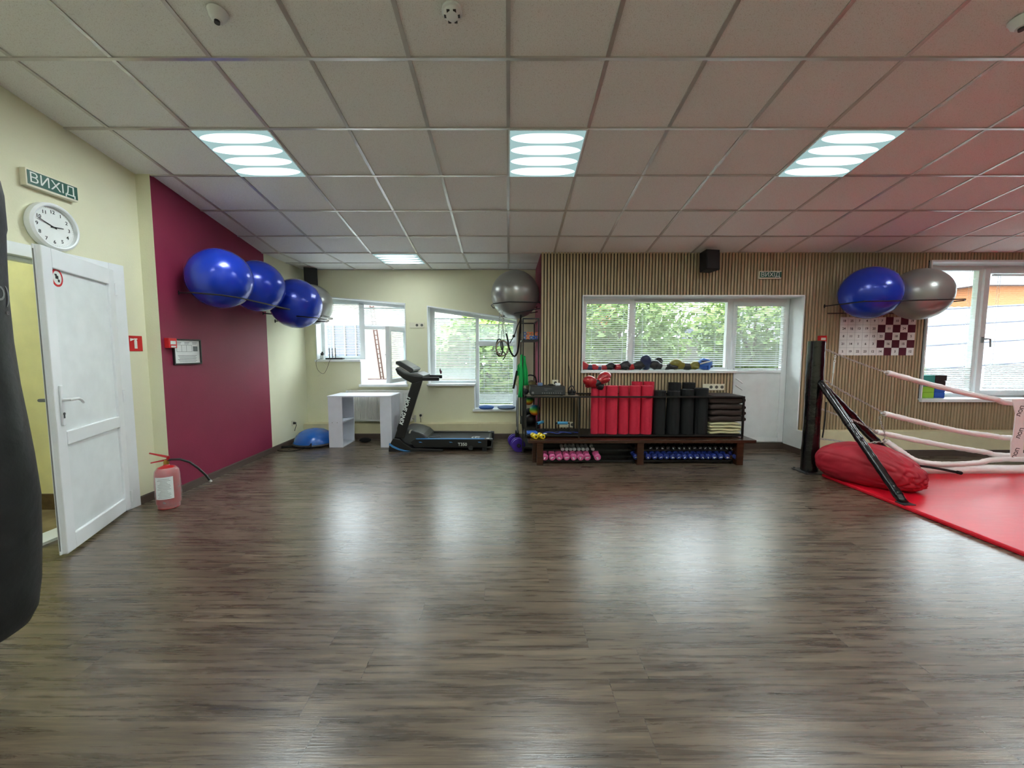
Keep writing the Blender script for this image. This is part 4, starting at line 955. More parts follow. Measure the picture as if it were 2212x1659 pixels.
for r0_, r1_, a0, a1 in ((.052, .064, 20, 330),):
    for i in range(30):
        A, B = R(a0 + (a1-a0)*i/30), R(a0 + (a1-a0)*(i+1)/30)
        b.quad(*[(r*math.cos(a), 1.15*r*math.sin(a), .001) for r, a in ((r0_, A), (r1_, A), (r1_, B), (r0_, B))])
b.box(-.05, .045, -.012, .0, 0, .001); b.box(-.012, .0, -.04, .045, 0, .001); b.box(.0, .04, .03, .042, 0, .001)
b.build('belt_logo', M['silver'], t)
# motor hood
b = MB(); n = 10
sec = []
for i in range(n + 1):
    s = i / n; x = -1.52 + .36 * s; h = .30 - .135 * s ** 1.6 if s > 0 else .30
    sec.append((x, h))
P = [(-1.56, .12)] + [(-1.50, .27), (-1.46, .295), (-1.40, .297), (-1.32, .285), (-1.24, .262), (-1.18, .235), (-1.13, .19), (-1.12, .16), (-1.12, .10), (-1.5, .06)]
b.prism(P, TY0 + .03, TY1 - .03, 'y'); b.build('motor_hood', M['dgrey'], t, bevel=.02)
b = MB(); b.prism([(-1.385, .245), (-1.37, .29), (-1.345, .2975), (-1.325, .2955), (-1.35, .28), (-1.362, .245)], TY0 + .027, TY0 + .031, 'y'); b.build('hood_stripe', M['silver'], t)
# feet of the uprights
for ya in (TY0 - .03, TY1 - .045):
    b = MB(); P = [(-1.655, 0), (-1.645, .08), (-1.60, .165), (-1.585, .185), (-1.50, .18), (-1.44, .12), (-1.33, .05), (-1.05, .035), (-.9, .03), (-.9, 0)]
    b.prism(P, ya, ya + .075, 'y'); b.build('base_foot', M['black'], t, bevel=.008)
b = MB(); Y_ = TY0 - .0315
P0 = [(-1.64, .125), (-1.58, .082), (-1.50, .045), (-1.42, .022), (-1.36, .012)]; P1 = [(-1.35, .006), (-1.44, .008), (-1.52, .025), (-1.60, .06), (-1.645, .095)]
b.prism(P0 + P1, Y_, Y_ + .003, 'y'); b.build('foot_stripe', M['trim'], t)
for x_, ya in ((-1.60, TY0), (-1.60, TY1 - .03)):
    pass
b = MB(); b.cyl((-.52, TY0 - .002, .045), (-.52, TY0 + .03, .045), .032); b.cyl((-.52, TY1 - .03, .045), (-.52, TY1, .045), .032); b.build('transport_wheel', M['dgrey'], t, smooth=True)
b = MB(); b.box(-.36, -.30, TY0 + .0, TY0 + .05, 0, .05); b.box(-.36, -.30, TY1 - .05, TY1, 0, .05); b.build('rear_foot', M['matte'], t)
# uprights
def upright(ya, sh):
    lo0, lo1, hi1, hi0 = tp(852, 946), tp(873, 946), tp(912, 822), tp(890.5, 828)
    P = [(p[0] + sh, p[1]) for p in (lo0, lo1, hi1, hi0)]
    b = MB(); b.prism(P, ya, ya + .05, 'y'); b.build('upright', M['black'], t, bevel=.006)
upright(TY0, 0); upright(TY1 - .08, -.115)
# lettering up the near upright
A_, B_ = Vector((tp(868.5, 916)[0], TY0 - .0015, tp(868.5, 916)[1])), Vector((tp(885, 858)[0], TY0 - .0015, tp(885, 858)[1]))
dr = (B_ - A_).normalized(); upv = Vector((0, 1, 0)).cross(dr); upv = -upv if upv.x > 0 else upv
b = MB(); mid = (A_ + B_) / 2; b.text('KING SPORT', .072, mid + Vector((-.012, 0, 0)), dr, upv, .0006, bold=.003, shear=.2); b.build('lettering', M['signwh'], t)
# console
b = MB(); P = [tp(*q) for q in ((852.9, 796), (858, 808), (872, 819), (891, 828.5), (912.8, 823), (912.8, 813.5), (895, 812), (872, 806.5), (860, 799))]
b.prism(P, TY0 + .0, TY1 - .03, 'y'); b.build('console_shell', M['black'], t, bevel=.01)
b = MB(); P = [tp(*q) for q in ((853, 796), (859, 803.5), (872, 808.5), (912.5, 814), (914, 812), (900, 806), (886, 806), (868, 799), (856, 793))]
b.prism(P, TY0 + .03, TY1 - .06, 'y'); b.build('console_tray', M['mgrey'], t, bevel=.006)
b = MB(); P = [tp(*q) for q in ((852, 783), (854, 780.5), (860.5, 779.8), (889, 796), (892, 799.5), (889, 804), (883.5, 806), (853.5, 787))]
b.prism(P, TY0 + .04, TY1 - .07, 'y'); b.build('display', M['dgrey'], t, bevel=.01)
b = MB(); P = [tp(*q) for q in ((857, 779.6), (861, 779.6), (886, 794.2), (884, 795.4))]
b.prism(P, TY0 + .075, TY1 - .105, 'y'); b.build('screen', M['mgrey'], t)
b = MB(); P = [tp(*q) for q in ((852.6, 786.3), (853.6, 785.8), (884, 805.3), (882.6, 806.6))]
b.prism(P, TY0 + .036, TY1 - .066, 'y'); b.build('display_edge', M['silver'], t)
for ya, sh in ((TY0 + .005, 0), (TY1 - .075, -.04)):
    (xa_, za_), (xb_, zb_) = tp(911, 823), tp(948, 814.8)
    b = MB(); b.box(xa_ + sh, xb_ + sh, ya, ya + .04, za_ + .002, zb_); b.build('handrail', M['black'], t, bevel=.008)
b = MB(); x_ = tp(934, 808)[0]; b.prism([(x_ + .02, tp(0, 812)[1]), (x_ + .008, tp(0, 804)[1]), (x_ + .02, tp(0, 798)[1]), (x_ + .028, tp(0, 803)[1]), (x_ + .043, tp(0, 806)[1]), (x_ + .04, tp(0, 812)[1])], TY1 - .06, TY1 - .05, 'y'); b.build('safety_clip', M['mdark'], t)
b = MB(); b.tube([(-1.17, TY0 + .12, .168), (-.98, TY0 + .2, .164), (-.98, TY0 + .22, .164)], .006); b.cyl((-1.18, TY0 + .12, .160), (-1.18, TY0 + .12, .178), .014); b.build('safety_cord', M['dgrey'], t, smooth=True)

# ------------------------------------------------------------------ corner shelf with balls and bands
sx0_, sx1_, sy0_, sy1_, sz_ = .188, .414, 5.46, 6.40, 1.823
t = thing('shelf_rack', 'tall narrow black metal shelf against the maroon alcove wall', 'shelf', (.3, 5.93, 0))
for x_ in (sx0_, sx1_ - .018):
    for y_ in (sy0_, sy1_ - .018):
        b = MB(); b.box(x_, x_ + .018, y_, y_ + .018, 0, sz_); b.build('post', M['rackblk'], t)
b = MB()
for y_ in (sy0_, sy1_ - .018): b.box(sx0_ + .018, sx1_ - .018, y_, y_ + .018, sz_ - .018, sz_)
for x_ in (sx0_, sx1_ - .018): b.box(x_, x_ + .018, sy0_ + .018, sy1_ - .018, sz_ - .018, sz_)
b.build('top_frame', M['rackblk'], t)
zshelf = [at(1148, 733, Y=5.46).z, .80, .36, .08]
for z_ in zshelf:
    b = MB(); b.box(sx0_, sx1_, sy0_, sy1_, z_ - .02, z_); b.build('shelf', M['rackblk'], t)
# small octagonal rubber rings
zs = zshelf[0]
def rubber_ring(x, z, y, m_, label):
    b = MB(); n = 8; c = Vector((x, y, z)); ro, ri, w_ = .026, .014, .009
    prof = [(ri, -w_), (ro, -w_), (ro, w_), (ri, w_)]
    rings = [[b._v((x + r*math.cos(2*math.pi*(i+.5)/n), y + h, z + r*math.sin(2*math.pi*(i+.5)/n))) for i in range(n)] for r, h in prof]
    for k in range(4):
        for i in range(n): b.face([rings[k][i], rings[k][(i+1) % n], rings[(k+1) % 4][(i+1) % n], rings[(k+1) % 4][i]])
    o = b.build('rubber_ring', m_); tag(o, label, 'grip ring', 'grip rings on the top shelf'); return o
for (x, z, c_, lb) in ((.216, 0, 'bluedisc', 'blue grip ring, bottom left of the pile'), (.262, 0, 'orange', 'orange grip ring in the bottom row'), (.308, 0, 'bluedisc', 'blue grip ring in the bottom row right of the orange one'), (.352, 0, 'bluedisc', 'blue grip ring, second from right in the bottom row'), (.394, 0, 'bluedisc', 'blue grip ring at the right end of the shelf'),
                       (.222, .050, 'bluedisc', 'blue grip ring on top at the left end'), (.268, .050, 'orange', 'orange grip ring on top, left of two side by side'), (.312, .050, 'orange', 'orange grip ring on top, right of two side by side'), (.385, .050, 'orange', 'orange grip ring on top at the right end')):
    rubber_ring(x, zs + .0245 + z, 5.49, M[c_], lb)
def solid_ball(c, r, m_, label, name='small_ball', cat='ball'):
    b = MB(); b.ball(c, r, 32); o = b.build(name, m_, smooth=True, ang=0); tag(o, label, cat)
solid_ball((.305, 5.60, .36 + .075 - .001), .075, M['black'], 'black medicine ball on the shelf, below the rainbow balls', 'medicine_ball')
solid_ball((.365, 5.56, .575), .075, M['rainbow'], 'larger rainbow ball resting low against the maroon wall')
solid_ball((.285, 5.68, .70), .068, M['rainbow'], 'rainbow ball higher up behind the shelf post')
solid_ball((.30, 5.85, .36 + .10), .10, M['matte'], 'big black ball at the back of the lower shelf', 'medicine_ball')
t = thing('hula_rings', 'dark ring with a grey rim standing beside the shelf', 'exercise ring', (.10, 5.75, 0))
b = MB(); b.tube([(.13 + .0*math.cos(a), 5.72 + .20*math.cos(a), .50 + .26*math.sin(a)) for a in [2*math.pi*i/40 for i in range(40)]], .012, closed=True); b.build('ring_rim', M['mgrey'], t, smooth=True)
b = MB(); b.cyl((.115, 5.75, .50), (.135, 5.75, .50), .19, n=36); b.build('disc', M['matte'], t)
b = MB(); b.box(.10, .15, 5.70, 5.80, 0, .25); b.build('stand', M['matte'], t)

# green sports bibs and other things hung on the shelf corner
def cloth(name, pts_top, pts_bot, y, m_, label, cat, fold=.02, n=14, rows_=14, bulge=.03):
    b = MB(); V = []
    for j in range(rows_ + 1):
        s = j / rows_; row = []
        for i in range(n + 1):
            u = i / n; p = Vector(pts_top[0]).lerp(Vector(pts_top[1]), u).lerp(Vector(pts_bot[0]).lerp(Vector(pts_bot[1]), u), s)
            yy = y + fold * math.sin(u * 9 + s * 2) * (.4 + s) * .5 - bulge * math.sin(math.pi * s) * .6
            row.append(b._v((p[0] + .004 * math.sin(s * 9 + u * 3), yy, p[1])))
        V.append(row)
    for j in range(rows_):
        for i in range(n): b.face([V[j][i], V[j][i+1], V[j+1][i+1], V[j+1][i]])
    o = b.build(name, m_, smooth=True, solid=.008, ang=0); return tag(o, label, cat)
tt = lambda x, y, Y=5.42: (at(x, y, Y=Y).x, at(x, y, Y=Y).z)
cloth('sports_bib', (tt(1124, 766), tt(1128, 766)), (tt(1119, 858), tt(1129, 858)), 5.40, M['towel'], 'green cloth strip hanging longest on the shelf corner', 'bib', .012)
cloth('sports_bib', (tt(1130.5, 768), tt(1135, 770)), (tt(1130.5, 833), tt(1142, 832)), 5.43, M['towel'], 'shorter green cloth hanging right of the shelf post', 'bib', .02)
cloth('sports_bib', (tt(1118, 790), tt(1122, 785)), (tt(1117, 812), tt(1123, 815)), 5.47, M['towel'], 'small green cloth tuck left of the hanging strip', 'bib', .015)
b = MB(); p, q = tt(1117, 801), tt(1109, 840); b.cyl((p[0], 5.44, p[1]), (q[0], 5.44, q[1]), .014, n=10); o = b.build('baton', M['matte'], smooth=True); tag(o, 'short black baton hanging beside the green cloths', 'baton')
b = MB(); P = [tt(1120, 812), tt(1116, 820), tt(1118, 826), tt(1114, 832)]; b.tube(spl([(p[0], 5.46, p[1]) for p in P]), [.011]*7 + [.02]*6 + [.024]*6, n=8); o = b.build('rope_toy', M['beige'], smooth=True); tag(o, 'pale knotted cord hanging behind the green cloth', 'cord')
t = thing('sport_bag', 'dark patterned bag on the corner shelf behind the amplifier', 'bag', (.32, 5.62, .80))
b = MB(); b.ball((.322, 5.62, .895), .1, 24, sx=.8, sy=1.3, sz=.93); b.build('bag_body', mat('camouflage_cloth', (28, 26, 22), .85, noise=.5, nscale=14, noise2=(104, 92, 48)), t, smooth=True)
b = MB(); b.tube(spl([(.25, 5.6, .96), (.27, 5.58, 1.05), (.36, 5.58, 1.04), (.39, 5.6, .95)]), .01); b.build('bag_strap', M['matte'], t, smooth=True)

# gym rings, chains and strap hanging from the ball holder
def chain(b, P, link=.028, r=.0028):
    pts = spl(P, 10); d = 0; last = pts[0]; acc = [pts[0]]; 
    for p in pts[1:]:
        while (p - last).length >= link:
            last = last + (p - last).normalized() * link; acc.append(last)
    for i in range(len(acc) - 1):
        a, c = acc[i], acc[i+1]; d_ = (c - a).normalized(); s1 = d_.orthogonal().normalized(); s2 = d_.cross(s1)
        sd = s1 if i % 2 else s2; mid = (a + c) / 2; L = link * .68; W_ = link * .30
        b.tube([mid + d_*L*math.cos(x) + sd*W_*math.sin(x) for x in [2*math.pi*k/10 for k in range(10)]], r, n=5, closed=True)
t = thing('gym_rings', 'pair of grey gymnastic rings hanging on chains below the silver ball', 'gymnastic rings', (-.1, 5.5, 1.3))
def hp_(x, y, Y=5.5): q = at(x, y, Y=Y); return (q.x, q.y, q.z)
def hoop(cx, cy, Y, rx, rz, m_, yaw, name, r=.012):
    c = at(cx, cy, Y=Y); b = MB(Matrix.Translation(c) @ Matrix.Rotation(yaw, 4, 'Z')); b.tube([(rx*math.cos(a), 0, rz*math.sin(a)) for a in [2*math.pi*i/36 for i in range(36)]], r, n=8, closed=True); return b.build(name, m_, t, smooth=True, ang=0)
hoop(1085, 752, 5.5, .085, .10, M['clay'], R(15), 'ring', .011); hoop(1079, 751, 5.56, .055, .115, M['dgrey'], R(35), 'ring', .010)
b = MB(); chain(b, [hp_(1080, 672), hp_(1077.5, 705), hp_(1076, 735)]); chain(b, [hp_(1085, 672), hp_(1085, 702), hp_(1083, 735)]); chain(b, [hp_(1087, 688), hp_(1088, 720), hp_(1090, 738)]); b.build('chain', M['steel'], t)
b = MB(); b.tube(spl([hp_(1081, 735), hp_(1084, 755), hp_(1092, 766), hp_(1086, 778)]), .011, rb=.003); b.build('strap', M['dgrey'], t)
t = thing('strap_trainer', 'black looped suspension strap hanging beside the gymnastic rings', 'suspension strap', (.0, 5.5, 1.3))
b = MB(); chain(b, [hp_(1088, 688), hp_(1091, 705), hp_(1093, 716)]); b.build('chain', M['steel'], t)
c = at(1093.5, 718, Y=5.5); b = MB(); b.tube([(c.x + .016*math.cos(a), c.y, c.z + .02*math.sin(a)) for a in [2*math.pi*i/16 for i in range(16)]], .0035, n=6, closed=True); b.build('carabiner', M['steel'], t)
b = MB(); b.tube(spl([hp_(1094, 721), hp_(1097, 735), hp_(1099, 748), hp_(1104, 762), hp_(1111, 769.5), hp_(1117, 763), hp_(1120, 750), hp_(1121.5, 735), hp_(1122, 720), hp_(1124, 700), hp_(1125, 680)]), .0035, n=6, rb=.016); b.build('strap_loop', M['matte'], t, smooth=True)
b = MB(); b.tube(spl([hp_(1101, 742), hp_(1106, 733), hp_(1112, 722), hp_(1117, 706), hp_(1124, 690), hp_(1125, 678)]), .004, n=6, rb=.009); b.ball(hp_(1110, 726), .02, 12); b.build('strap_tail', M['matte'], t, smooth=True)

# discs on the lower sill of the right alcove window
def disc(x, r, m_, label):
    b = MB(); z_ = BZ[1] + .004; b.lathe([(0, .0), (r*.8, .0), (r, .022), (r*.98, .034), (r*.7, .045), (0, .05)], (x, 6.58, z_), n=40); o = b.build('balance_disc', m_, smooth=True); tag(o, label, 'balance disc', 'balance discs on the sill')
disc(-.355, .125, M['bluedisc'], 'blue balance disc on the low window sill')
disc(-.03, .15, M['greydisc'], 'larger grey-blue balance disc on the low window sill')
# big purple dumbbell on the floor
t = thing('dumbbell', 'large purple dumbbell with four plates on the floor by the bench', 'dumbbell', (.11, 5.66, 0), 'dumbbells of every size')
dd = Vector((-.17, 1, 0)).normalized(); c0 = Vector((.142, 5.50, .094))
for k, s_ in enumerate((.0, .075, .25, .325)):
    b = MB(); p = c0 + dd * s_; rr = .094 if k in (0, 3) else .094
    b.cyl(p, p + dd * .03, rr, n=40); b.build('plate', M['purple'], t, bevel=.004)
b = MB(); b.cyl(c0 - dd * .03, c0 + dd * .385, .014); b.build('handle', M['dgrey'], t, smooth=True)
b = MB(); b.cyl(c0 - dd * .022, c0 - dd*.002, .028, n=8); b.cyl(c0 + dd * .357, c0 + dd * .38, .028, n=8); b.build('collar', M['black'], t)

# ------------------------------------------------------------------ bench
t = thing('bench', 'long dark brown wooden bench below the slatted wall', 'bench', (1.62, 5.05, 0))
BZT = .312
b = MB(); b.box(.238, 3.0, 4.85, 5.30, BZT - .038, BZT); b.build('seat', M['wood'], t, bevel=.004)
for x0_, x1_, yy in ((.30, .375, 4.98), (.345, .425, 4.86), (1.565, 1.645, 4.86), (2.775, 2.855, 4.86)):
    b = MB(); b.box(x0_, x1_, yy, yy + .10, 0, BZT - .038); b.build('leg', M['wood'], t, bevel=.003)
for x0_ in (1.565, 2.775, .345):
    b = MB(); b.box(x0_, x0_ + .08, 5.19, 5.28, 0, BZT - .038); b.build('leg', M['wood'], t, bevel=.003)

# dumbbell rails under the bench
t = thing('dumbbell_rack', 'low black two-tier rack under the bench', 'dumbbell rack', (1.6, 5.03, 0))
for (y_, z_) in ((4.93, .045), (5.05, .07), (4.99, .165), (5.13, .19)):
    for x0_, x1_ in ((.43, 1.56), (1.65, 2.77)):
        b = MB(); b.box(x0_, x1_, y_, y_ + .02, z_ - .02, z_); b.build('rail', M['rackblk'], t)
b = MB()
for x0_ in (.43, 1.54, 1.65, 2.75): b.box(x0_, x0_ + .018, 4.93, 5.16, 0, .045); b.box(x0_, x0_ + .018, 5.14, 5.16, 0, .20); b.box(x0_, x0_ + .018, 4.99, 5.16, .145, .165)
b.build('end_frame', M['rackblk'], t)
b = MB(); b.box(.43, 1.56, 5.16, 5.165, 0, .20); b.box(1.65, 2.77, 5.16, 5.165, 0, .20); b.build('back_plate', M['rackblk'], t)
def dumbbell(x, z, r, L, m_, label, group, mark=None, hr=.012, y=4.885):
    t = thing('dumbbell', label, 'dumbbell', (x, y, z - r), group); dz = .10
    d = Vector((0, 1, .16)).normalized(); p = Vector((x, y, z))
    for a, c in ((0, L*.3), (L*.7, L)):
        b = MB(); q = p + d*a; e = p + d*c; k = min(.008, r*.25)
        up = Vector((0, 0, 1)); n = 14
        b.cyl(q, q + d*k, r*.8, r, n=n, cap=True); b.cyl(q + d*k, e - d*k, r, n=n, cap=False); b.cyl(e - d*k, e, r, r*.8, n=n); b.build('head', m_, t, smooth=True)
    b = MB(); b.cyl(p + d*L*.29, p + d*L*.71, hr, n=10, cap=False); b.build('handle', m_, t, smooth=True)
    if mark:
        b = MB(); a = random.uniform(0, math.pi); c, s = math.cos(a), math.sin(a); w_ = r*.13; 
        for off in (0, r*.3):
            b.quad(*[(x + u*c - v*s, y - .0008 , z + u*s + v*c) for u, v in ((-r*.55, off-w_), (r*.55, off-w_), (r*.55, off+w_), (-r*.55, off+w_))]) if off == 0 else b.quad(*[(x + u*c - v*s, y - .0008, z + u*s + v*c) for u, v in ((-r*.2, off-w_), (r*.35, off-w_), (r*.35, off+w_), (-r*.2, off+w_))])
        b.build('marking', mark, t)
def z1x(zx): return 1120 + zx * .24412
ordl = ['first', 'second', 'third', 'fourth', 'fifth', 'sixth', 'seventh', 'eighth', 'ninth', 'tenth', 'eleventh', 'twelfth', 'thirteenth', 'fourteenth', 'fifteenth', 'sixteenth', 'seventeenth']
for i, zx in enumerate((235, 300, 363, 428, 490, 552, 612, 702)):
    q = at(z1x(zx), 988.6, Y=4.885); dumbbell(q.x, q.z, .041, .17, M['pink'], f'pink dumbbell under the bench, {ordl[i]} from the left leg', 'pink dumbbells under the bench', M['signwh'])
for i, zx in enumerate((390, 427, 462, 495, 536, 573, 609, 659)):
    q = at(z1x(zx), 971, Y=4.96); dumbbell(q.x, q.z, .0225, .14, M['greyd'], f'small grey dumbbell on the upper rail, {ordl[i]} from the left', 'grey dumbbells on the upper rail', None, .009, 4.96)
for i, zx in enumerate((1057, 1150, 1208, 1262, 1315, 1368, 1422, 1475, 1527, 1582, 1635, 1683, 1735, 1792, 1852, 1930)):
    q = at(z1x(zx), 987.8, Y=4.885); x_ = q.x + (-.022 if i == 0 else 0)
    dumbbell(x_, q.z, .032, .16, M['blued'], 'blue dumbbell under the bench, just left of its middle leg' if i == 0 else f'blue dumbbell, {ordl[i-1]} to the right of the bench middle leg', 'blue dumbbells under the bench', M['signwh'], .011)
for i, zx in enumerate((1045, 1170, 1228, 1275, 1325, 1372, 1425, 1468, 1515, 1560, 1610, 1655, 1697, 1745, 1795, 1845, 1883, 1930)):
    q = at(z1x(zx), 968, Y=4.96); x_ = q.x + (-.01 if i == 0 else 0)
    dumbbell(x_, q.z, .028, .15, M['black'], 'black dumbbell on the upper rail, just left of the bench middle leg' if i == 0 else f'black dumbbell on the upper rail, {ordl[i-1]} right of the middle leg', 'black dumbbells on the upper rail', M['signwh'], .01, 4.96)
for x_, lb in ((1152.5, 'yellow dumbbell on the bench end, left of the pair'), (1168, 'yellow dumbbell on the bench end, right of the pair')):
    q = at(x_ + 5.5, 944, Y=4.90); t = thing('dumbbell', lb, 'dumbbell', (q.x, 4.90, BZT), 'yellow dumbbells on the bench')
    d = Vector((-.32, 1, 0)).normalized(); p = Vector((q.x, 4.90, BZT + .031))
    for a in (0, .085):
        b = MB(); b.cyl(p + d*a, p + d*(a + .045), .033, n=6); b.build('head', M['yell'], t, bevel=.005)
    b = MB(); b.cyl(p + d*.04, p + d*.09, .014); b.build('handle', M['yell'], t, smooth=True)
    b = MB(); b.cyl(p - d*.001, p + d*.002, .012, n=16); b.build('end_marking', M['matte'], t)

# ------------------------------------------------------------------ metal rack on the bench
KX0, KX1, KY0, KY1 = .205, 2.925, 5.0, 5.42
kz0 = .345; kz1 = at(1400, 856, Y=5.0).z
t = thing('storage_rack', 'black metal frame rack standing on the bench', 'rack', (1.56, 5.2, .312))
xs_ = [KX0 + .0, px(1251, 5.0), KX1]
for x_ in xs_:
    for y_ in (KY0, KY1 - .02):
        b = MB(); x2 = x_ if x_ < KX1 else x_ - .02; b.box(x2, x2 + .02, y_, y_ + .02, .312 if y_ < 5.3 else .325, kz1); b.build('post', M['rackblk'], t)
b = MB()
for z_ in (kz0, kz1):
    for y_ in (KY0, KY1 - .02): b.box(KX0, KX1, y_, y_ + .02, z_ - .018, z_)
    for x_ in (KX0, px(1251, 5.0), KX1 - .02): b.box(x_, x_ + .02, KY0 + .02, KY1 - .02, z_ - .018, z_)
b.build('frame', M['rackblk'], t)
b = MB(); b.box(KX0 + .02, KX1 - .02, KY0 + .02, KY1 - .02, kz0 - .01, kz0 - .002); b.build('lower_shelf', M['rackblk'], t)
b = MB(); b.box(KX0 + .02, px(1251, 5.0), KY0 + .02, KY1 - .02, kz1 - .012, kz1 + .002); b.build('left_shelf_board', M['clay'], t)
b = MB(); b.box(px(1536, 5.1), KX1 - .02, KY0 + .02, KY1 - .02, kz1 - .012, kz1 + .004); b.build('right_shelf_board', M['brown'], t)

# rolled foam mats, each a spiral sheet with a loose end
def rolled_mat(x, y, z0, h, r, m_, label, group, start=0.0, turns=3.2, th=.011, flap=0.0):
    b = MB(); n = int(turns * 22); P = []
    for i in range(n + 1):
        a = start - 2*math.pi*turns*i/n; rr = r - (r * .62) * i / n; P.append((x + rr*math.cos(a), y + rr*math.sin(a)))
    if flap:
        a = start; P = [(P[0][0] + flap*math.sin(a)*-1*-1, P[0][1] - .004)] + P if False else P
    N = len(P); A = []
    for i, (px_, py_) in enumerate(P):
        a = start - 2*math.pi*turns*i/n; nx, ny = math.cos(a), math.sin(a)
        A.append([b._v((px_, py_, z0)), b._v((px_ - nx*th, py_ - ny*th, z0)), b._v((px_ - nx*th, py_ - ny*th, z0 + h)), b._v((px_, py_, z0 + h))])
    for i in range(N - 1):
        for k in range(4): b.face([A[i][k], A[i+1][k], A[i+1][(k+1) % 4], A[i][(k+1) % 4]])
    b.face(A[0]); b.face(A[-1][::-1])
    o = b.build('rolled_mat', m_, smooth=True, ang=40); return tag(o, label, 'rolled mat', group)
for i, (xa_, xb_) in enumerate(((1279, 1296), (1293, 1311), (1311, 1337), (1338, 1360.5), (1361.5, 1386), (1387, 1412))):
    Y_ = 5.105; x_ = px((xa_ + xb_)/2, Y_); r_ = max(.056, (px(xb_, Y_) - px(xa_, Y_)) / 2 * 1.11)
    if i == 0: x_ -= .004
    rolled_mat(x_, Y_ + (.01 if i == 1 else 0), kz0, .605, r_, M['foamred'], f'red rolled exercise mat, {ordl[i]} from the left in the front row', 'red rolled mats on the bench rack', start=(-1.2, -1.9, -1.0, -1.2, -1.75, -1.1)[i])
for i, x_ in enumerate((1377, 1402)):
    rolled_mat(px(x_, 5.26), 5.265, kz0, .645, .075, M['foamred'], ('red rolled mat standing behind, left of two', 'red rolled mat standing behind, next to the black ones')[i], 'red rolled mats on the bench rack', start=.4)
for i, (xa_, xb_) in enumerate(((1413.5, 1440), (1441.5, 1471), (1472, 1501.5), (1503, 1533))):
    Y_ = 5.10; rolled_mat(px((xa_ + xb_)/2, Y_), Y_, kz0, (.545, .54, .56, .575)[i], (px(xb_, Y_) - px(xa_, Y_)) / 2 * 1.03, M['foamblk'], f'black rolled exercise mat, {ordl[i]} from the left in the front row', 'black rolled mats on the bench rack', start=.8 + i)
for i, x_ in enumerate((1459, 1490)):
    rolled_mat(px(x_, 5.275), 5.29, kz0, .63, .09, M['foamblk'], ('black rolled mat standing behind, left of two', 'black rolled mat standing behind, right of two')[i], 'black rolled mats on the bench rack', start=2.2)
# folded cushions and cloths
def pad(x0, x1, z0, z1, y0, y1, m_, name, label, cat, group, seed):
    r_ = random.Random(seed); b = MB(); nx, nz = 22, 8; V = []
    def P(u, v, w_):    # superellipse cross-section swept along x
        return None
    ring_n = 20; zc_, hz, yc_, hy = (z0 + z1)/2, (z1 - z0)/2, (y0 + y1)/2, (y1 - y0)/2
    a1, a2 = r_.uniform(0, 6), r_.uniform(0, 6)
    for i in range(nx + 1):
        u = i / nx; e = 1 - abs(2*u - 1)**10 * .45; sag = .004 * math.sin(u*5 + a1) + .003*math.sin(u*11 + a2); row = []
        for k in range(ring_n):
            a = 2*math.pi*k/ring_n; c, s = math.cos(a), math.sin(a)
            cc_ = math.copysign(abs(c)**.35, c); ss = math.copysign(abs(s)**.6, s)
            row.append(b._v((x0 + (x1 - x0)*u, yc_ + hy*cc_*(.97 if i in (0, nx) else 1), zc_ + hz*ss*e + sag)))
        V.append(row)
    for i in range(nx):
        for k in range(ring_n): b.face([V[i][k], V[i][(k+1) % ring_n], V[i+1][(k+1) % ring_n], V[i+1][k]])
    b.face(V[0]); b.face(V[-1][::-1])
    o = b.build(name, m_, smooth=True, ang=60); return tag(o, label, cat, group)
X0_, X1_ = px(1538, 5.05), px(1613, 5.05)
zz = lambda y: at(1570, y, Y=5.02).z
names = ['lowest', 'second lowest', 'second highest', 'topmost']
for i, (ya_, yb_) in enumerate(((913, 899.5), (899.5, 886.5), (886.5, 873.5), (873.5, 858.5))):
    pad(X0_ + (.0, .01, -.005, -.01)[i], X1_ + (.012, .01, .005, -.002)[i], zz(ya_), zz(yb_), 5.03, 5.36, M['brown'], 'floor_cushion', f'dark brown flat cushion, {names[i]} of the stack of four', 'cushion', 'brown cushions stacked on the rack', i)
zz0 = kz0 + .001; zz1 = zz(913) - .001
for i in range(4):
    h_ = (zz1 - zz0) / 4; pad(X0_ + .008*(i % 2), X1_ - .05 + .012*(i % 3), zz0 + i*h_, zz0 + (i+1)*h_, 5.03, 5.33, M['beige'], 'folded_cloth', f'cream folded cloth under the brown cushions, {("bottom one", "second from the bottom", "third from the bottom", "top one")[i]}', 'cloth', 'cream folded cloths', 20 + i)

# boxing gloves
def glove(c, yaw, roll, m_, m2, label, s=1.0, pitch=0):
    t = thing('boxing_glove', label, 'boxing glove', c, 'boxing gloves')
    T = Matrix.Translation(c) @ Matrix.Rotation(yaw, 4, 'Z') @ Matrix.Rotation(pitch, 4, 'Y') @ Matrix.Rotation(roll, 4, 'X') @ Matrix.Scale(s, 4)
    # local: +x to the knuckles
    b = MB(T); path = [(-.02, 0, .055), (.02, 0, .062), (.06, 0, .074), (.10, 0, .076), (.135, 0, .064), (.155, 0, .046)]
    rr = [.046, .056, .072, .074, .058, .024]; b.tube(spl(path, 4), [rr[min(i//4, 5)] + (rr[min(i//4+1, 5)] - rr[min(i//4, 5)]) * (i % 4)/4 for i in range(21)], n=18); b.build('mitt', m_, t, smooth=True, ang=0)
    b = MB(T); b.tube(spl([(.01, -.055, .06), (.04, -.076, .055), (.075, -.076, .045), (.10, -.055, .04)], 4), [.02, .022, .024, .025, .026, .027, .027, .026, .025, .024, .022, .018, .012], n=12); b.build('thumb', m_, t, smooth=True, ang=0)
    b = MB(T); b.tube([(-.09, 0, .047), (-.05, 0, .048), (-.012, 0, .05)], [.046, .047, .046], n=18); b.build('cuff', m2, t, smooth=True)
    return t
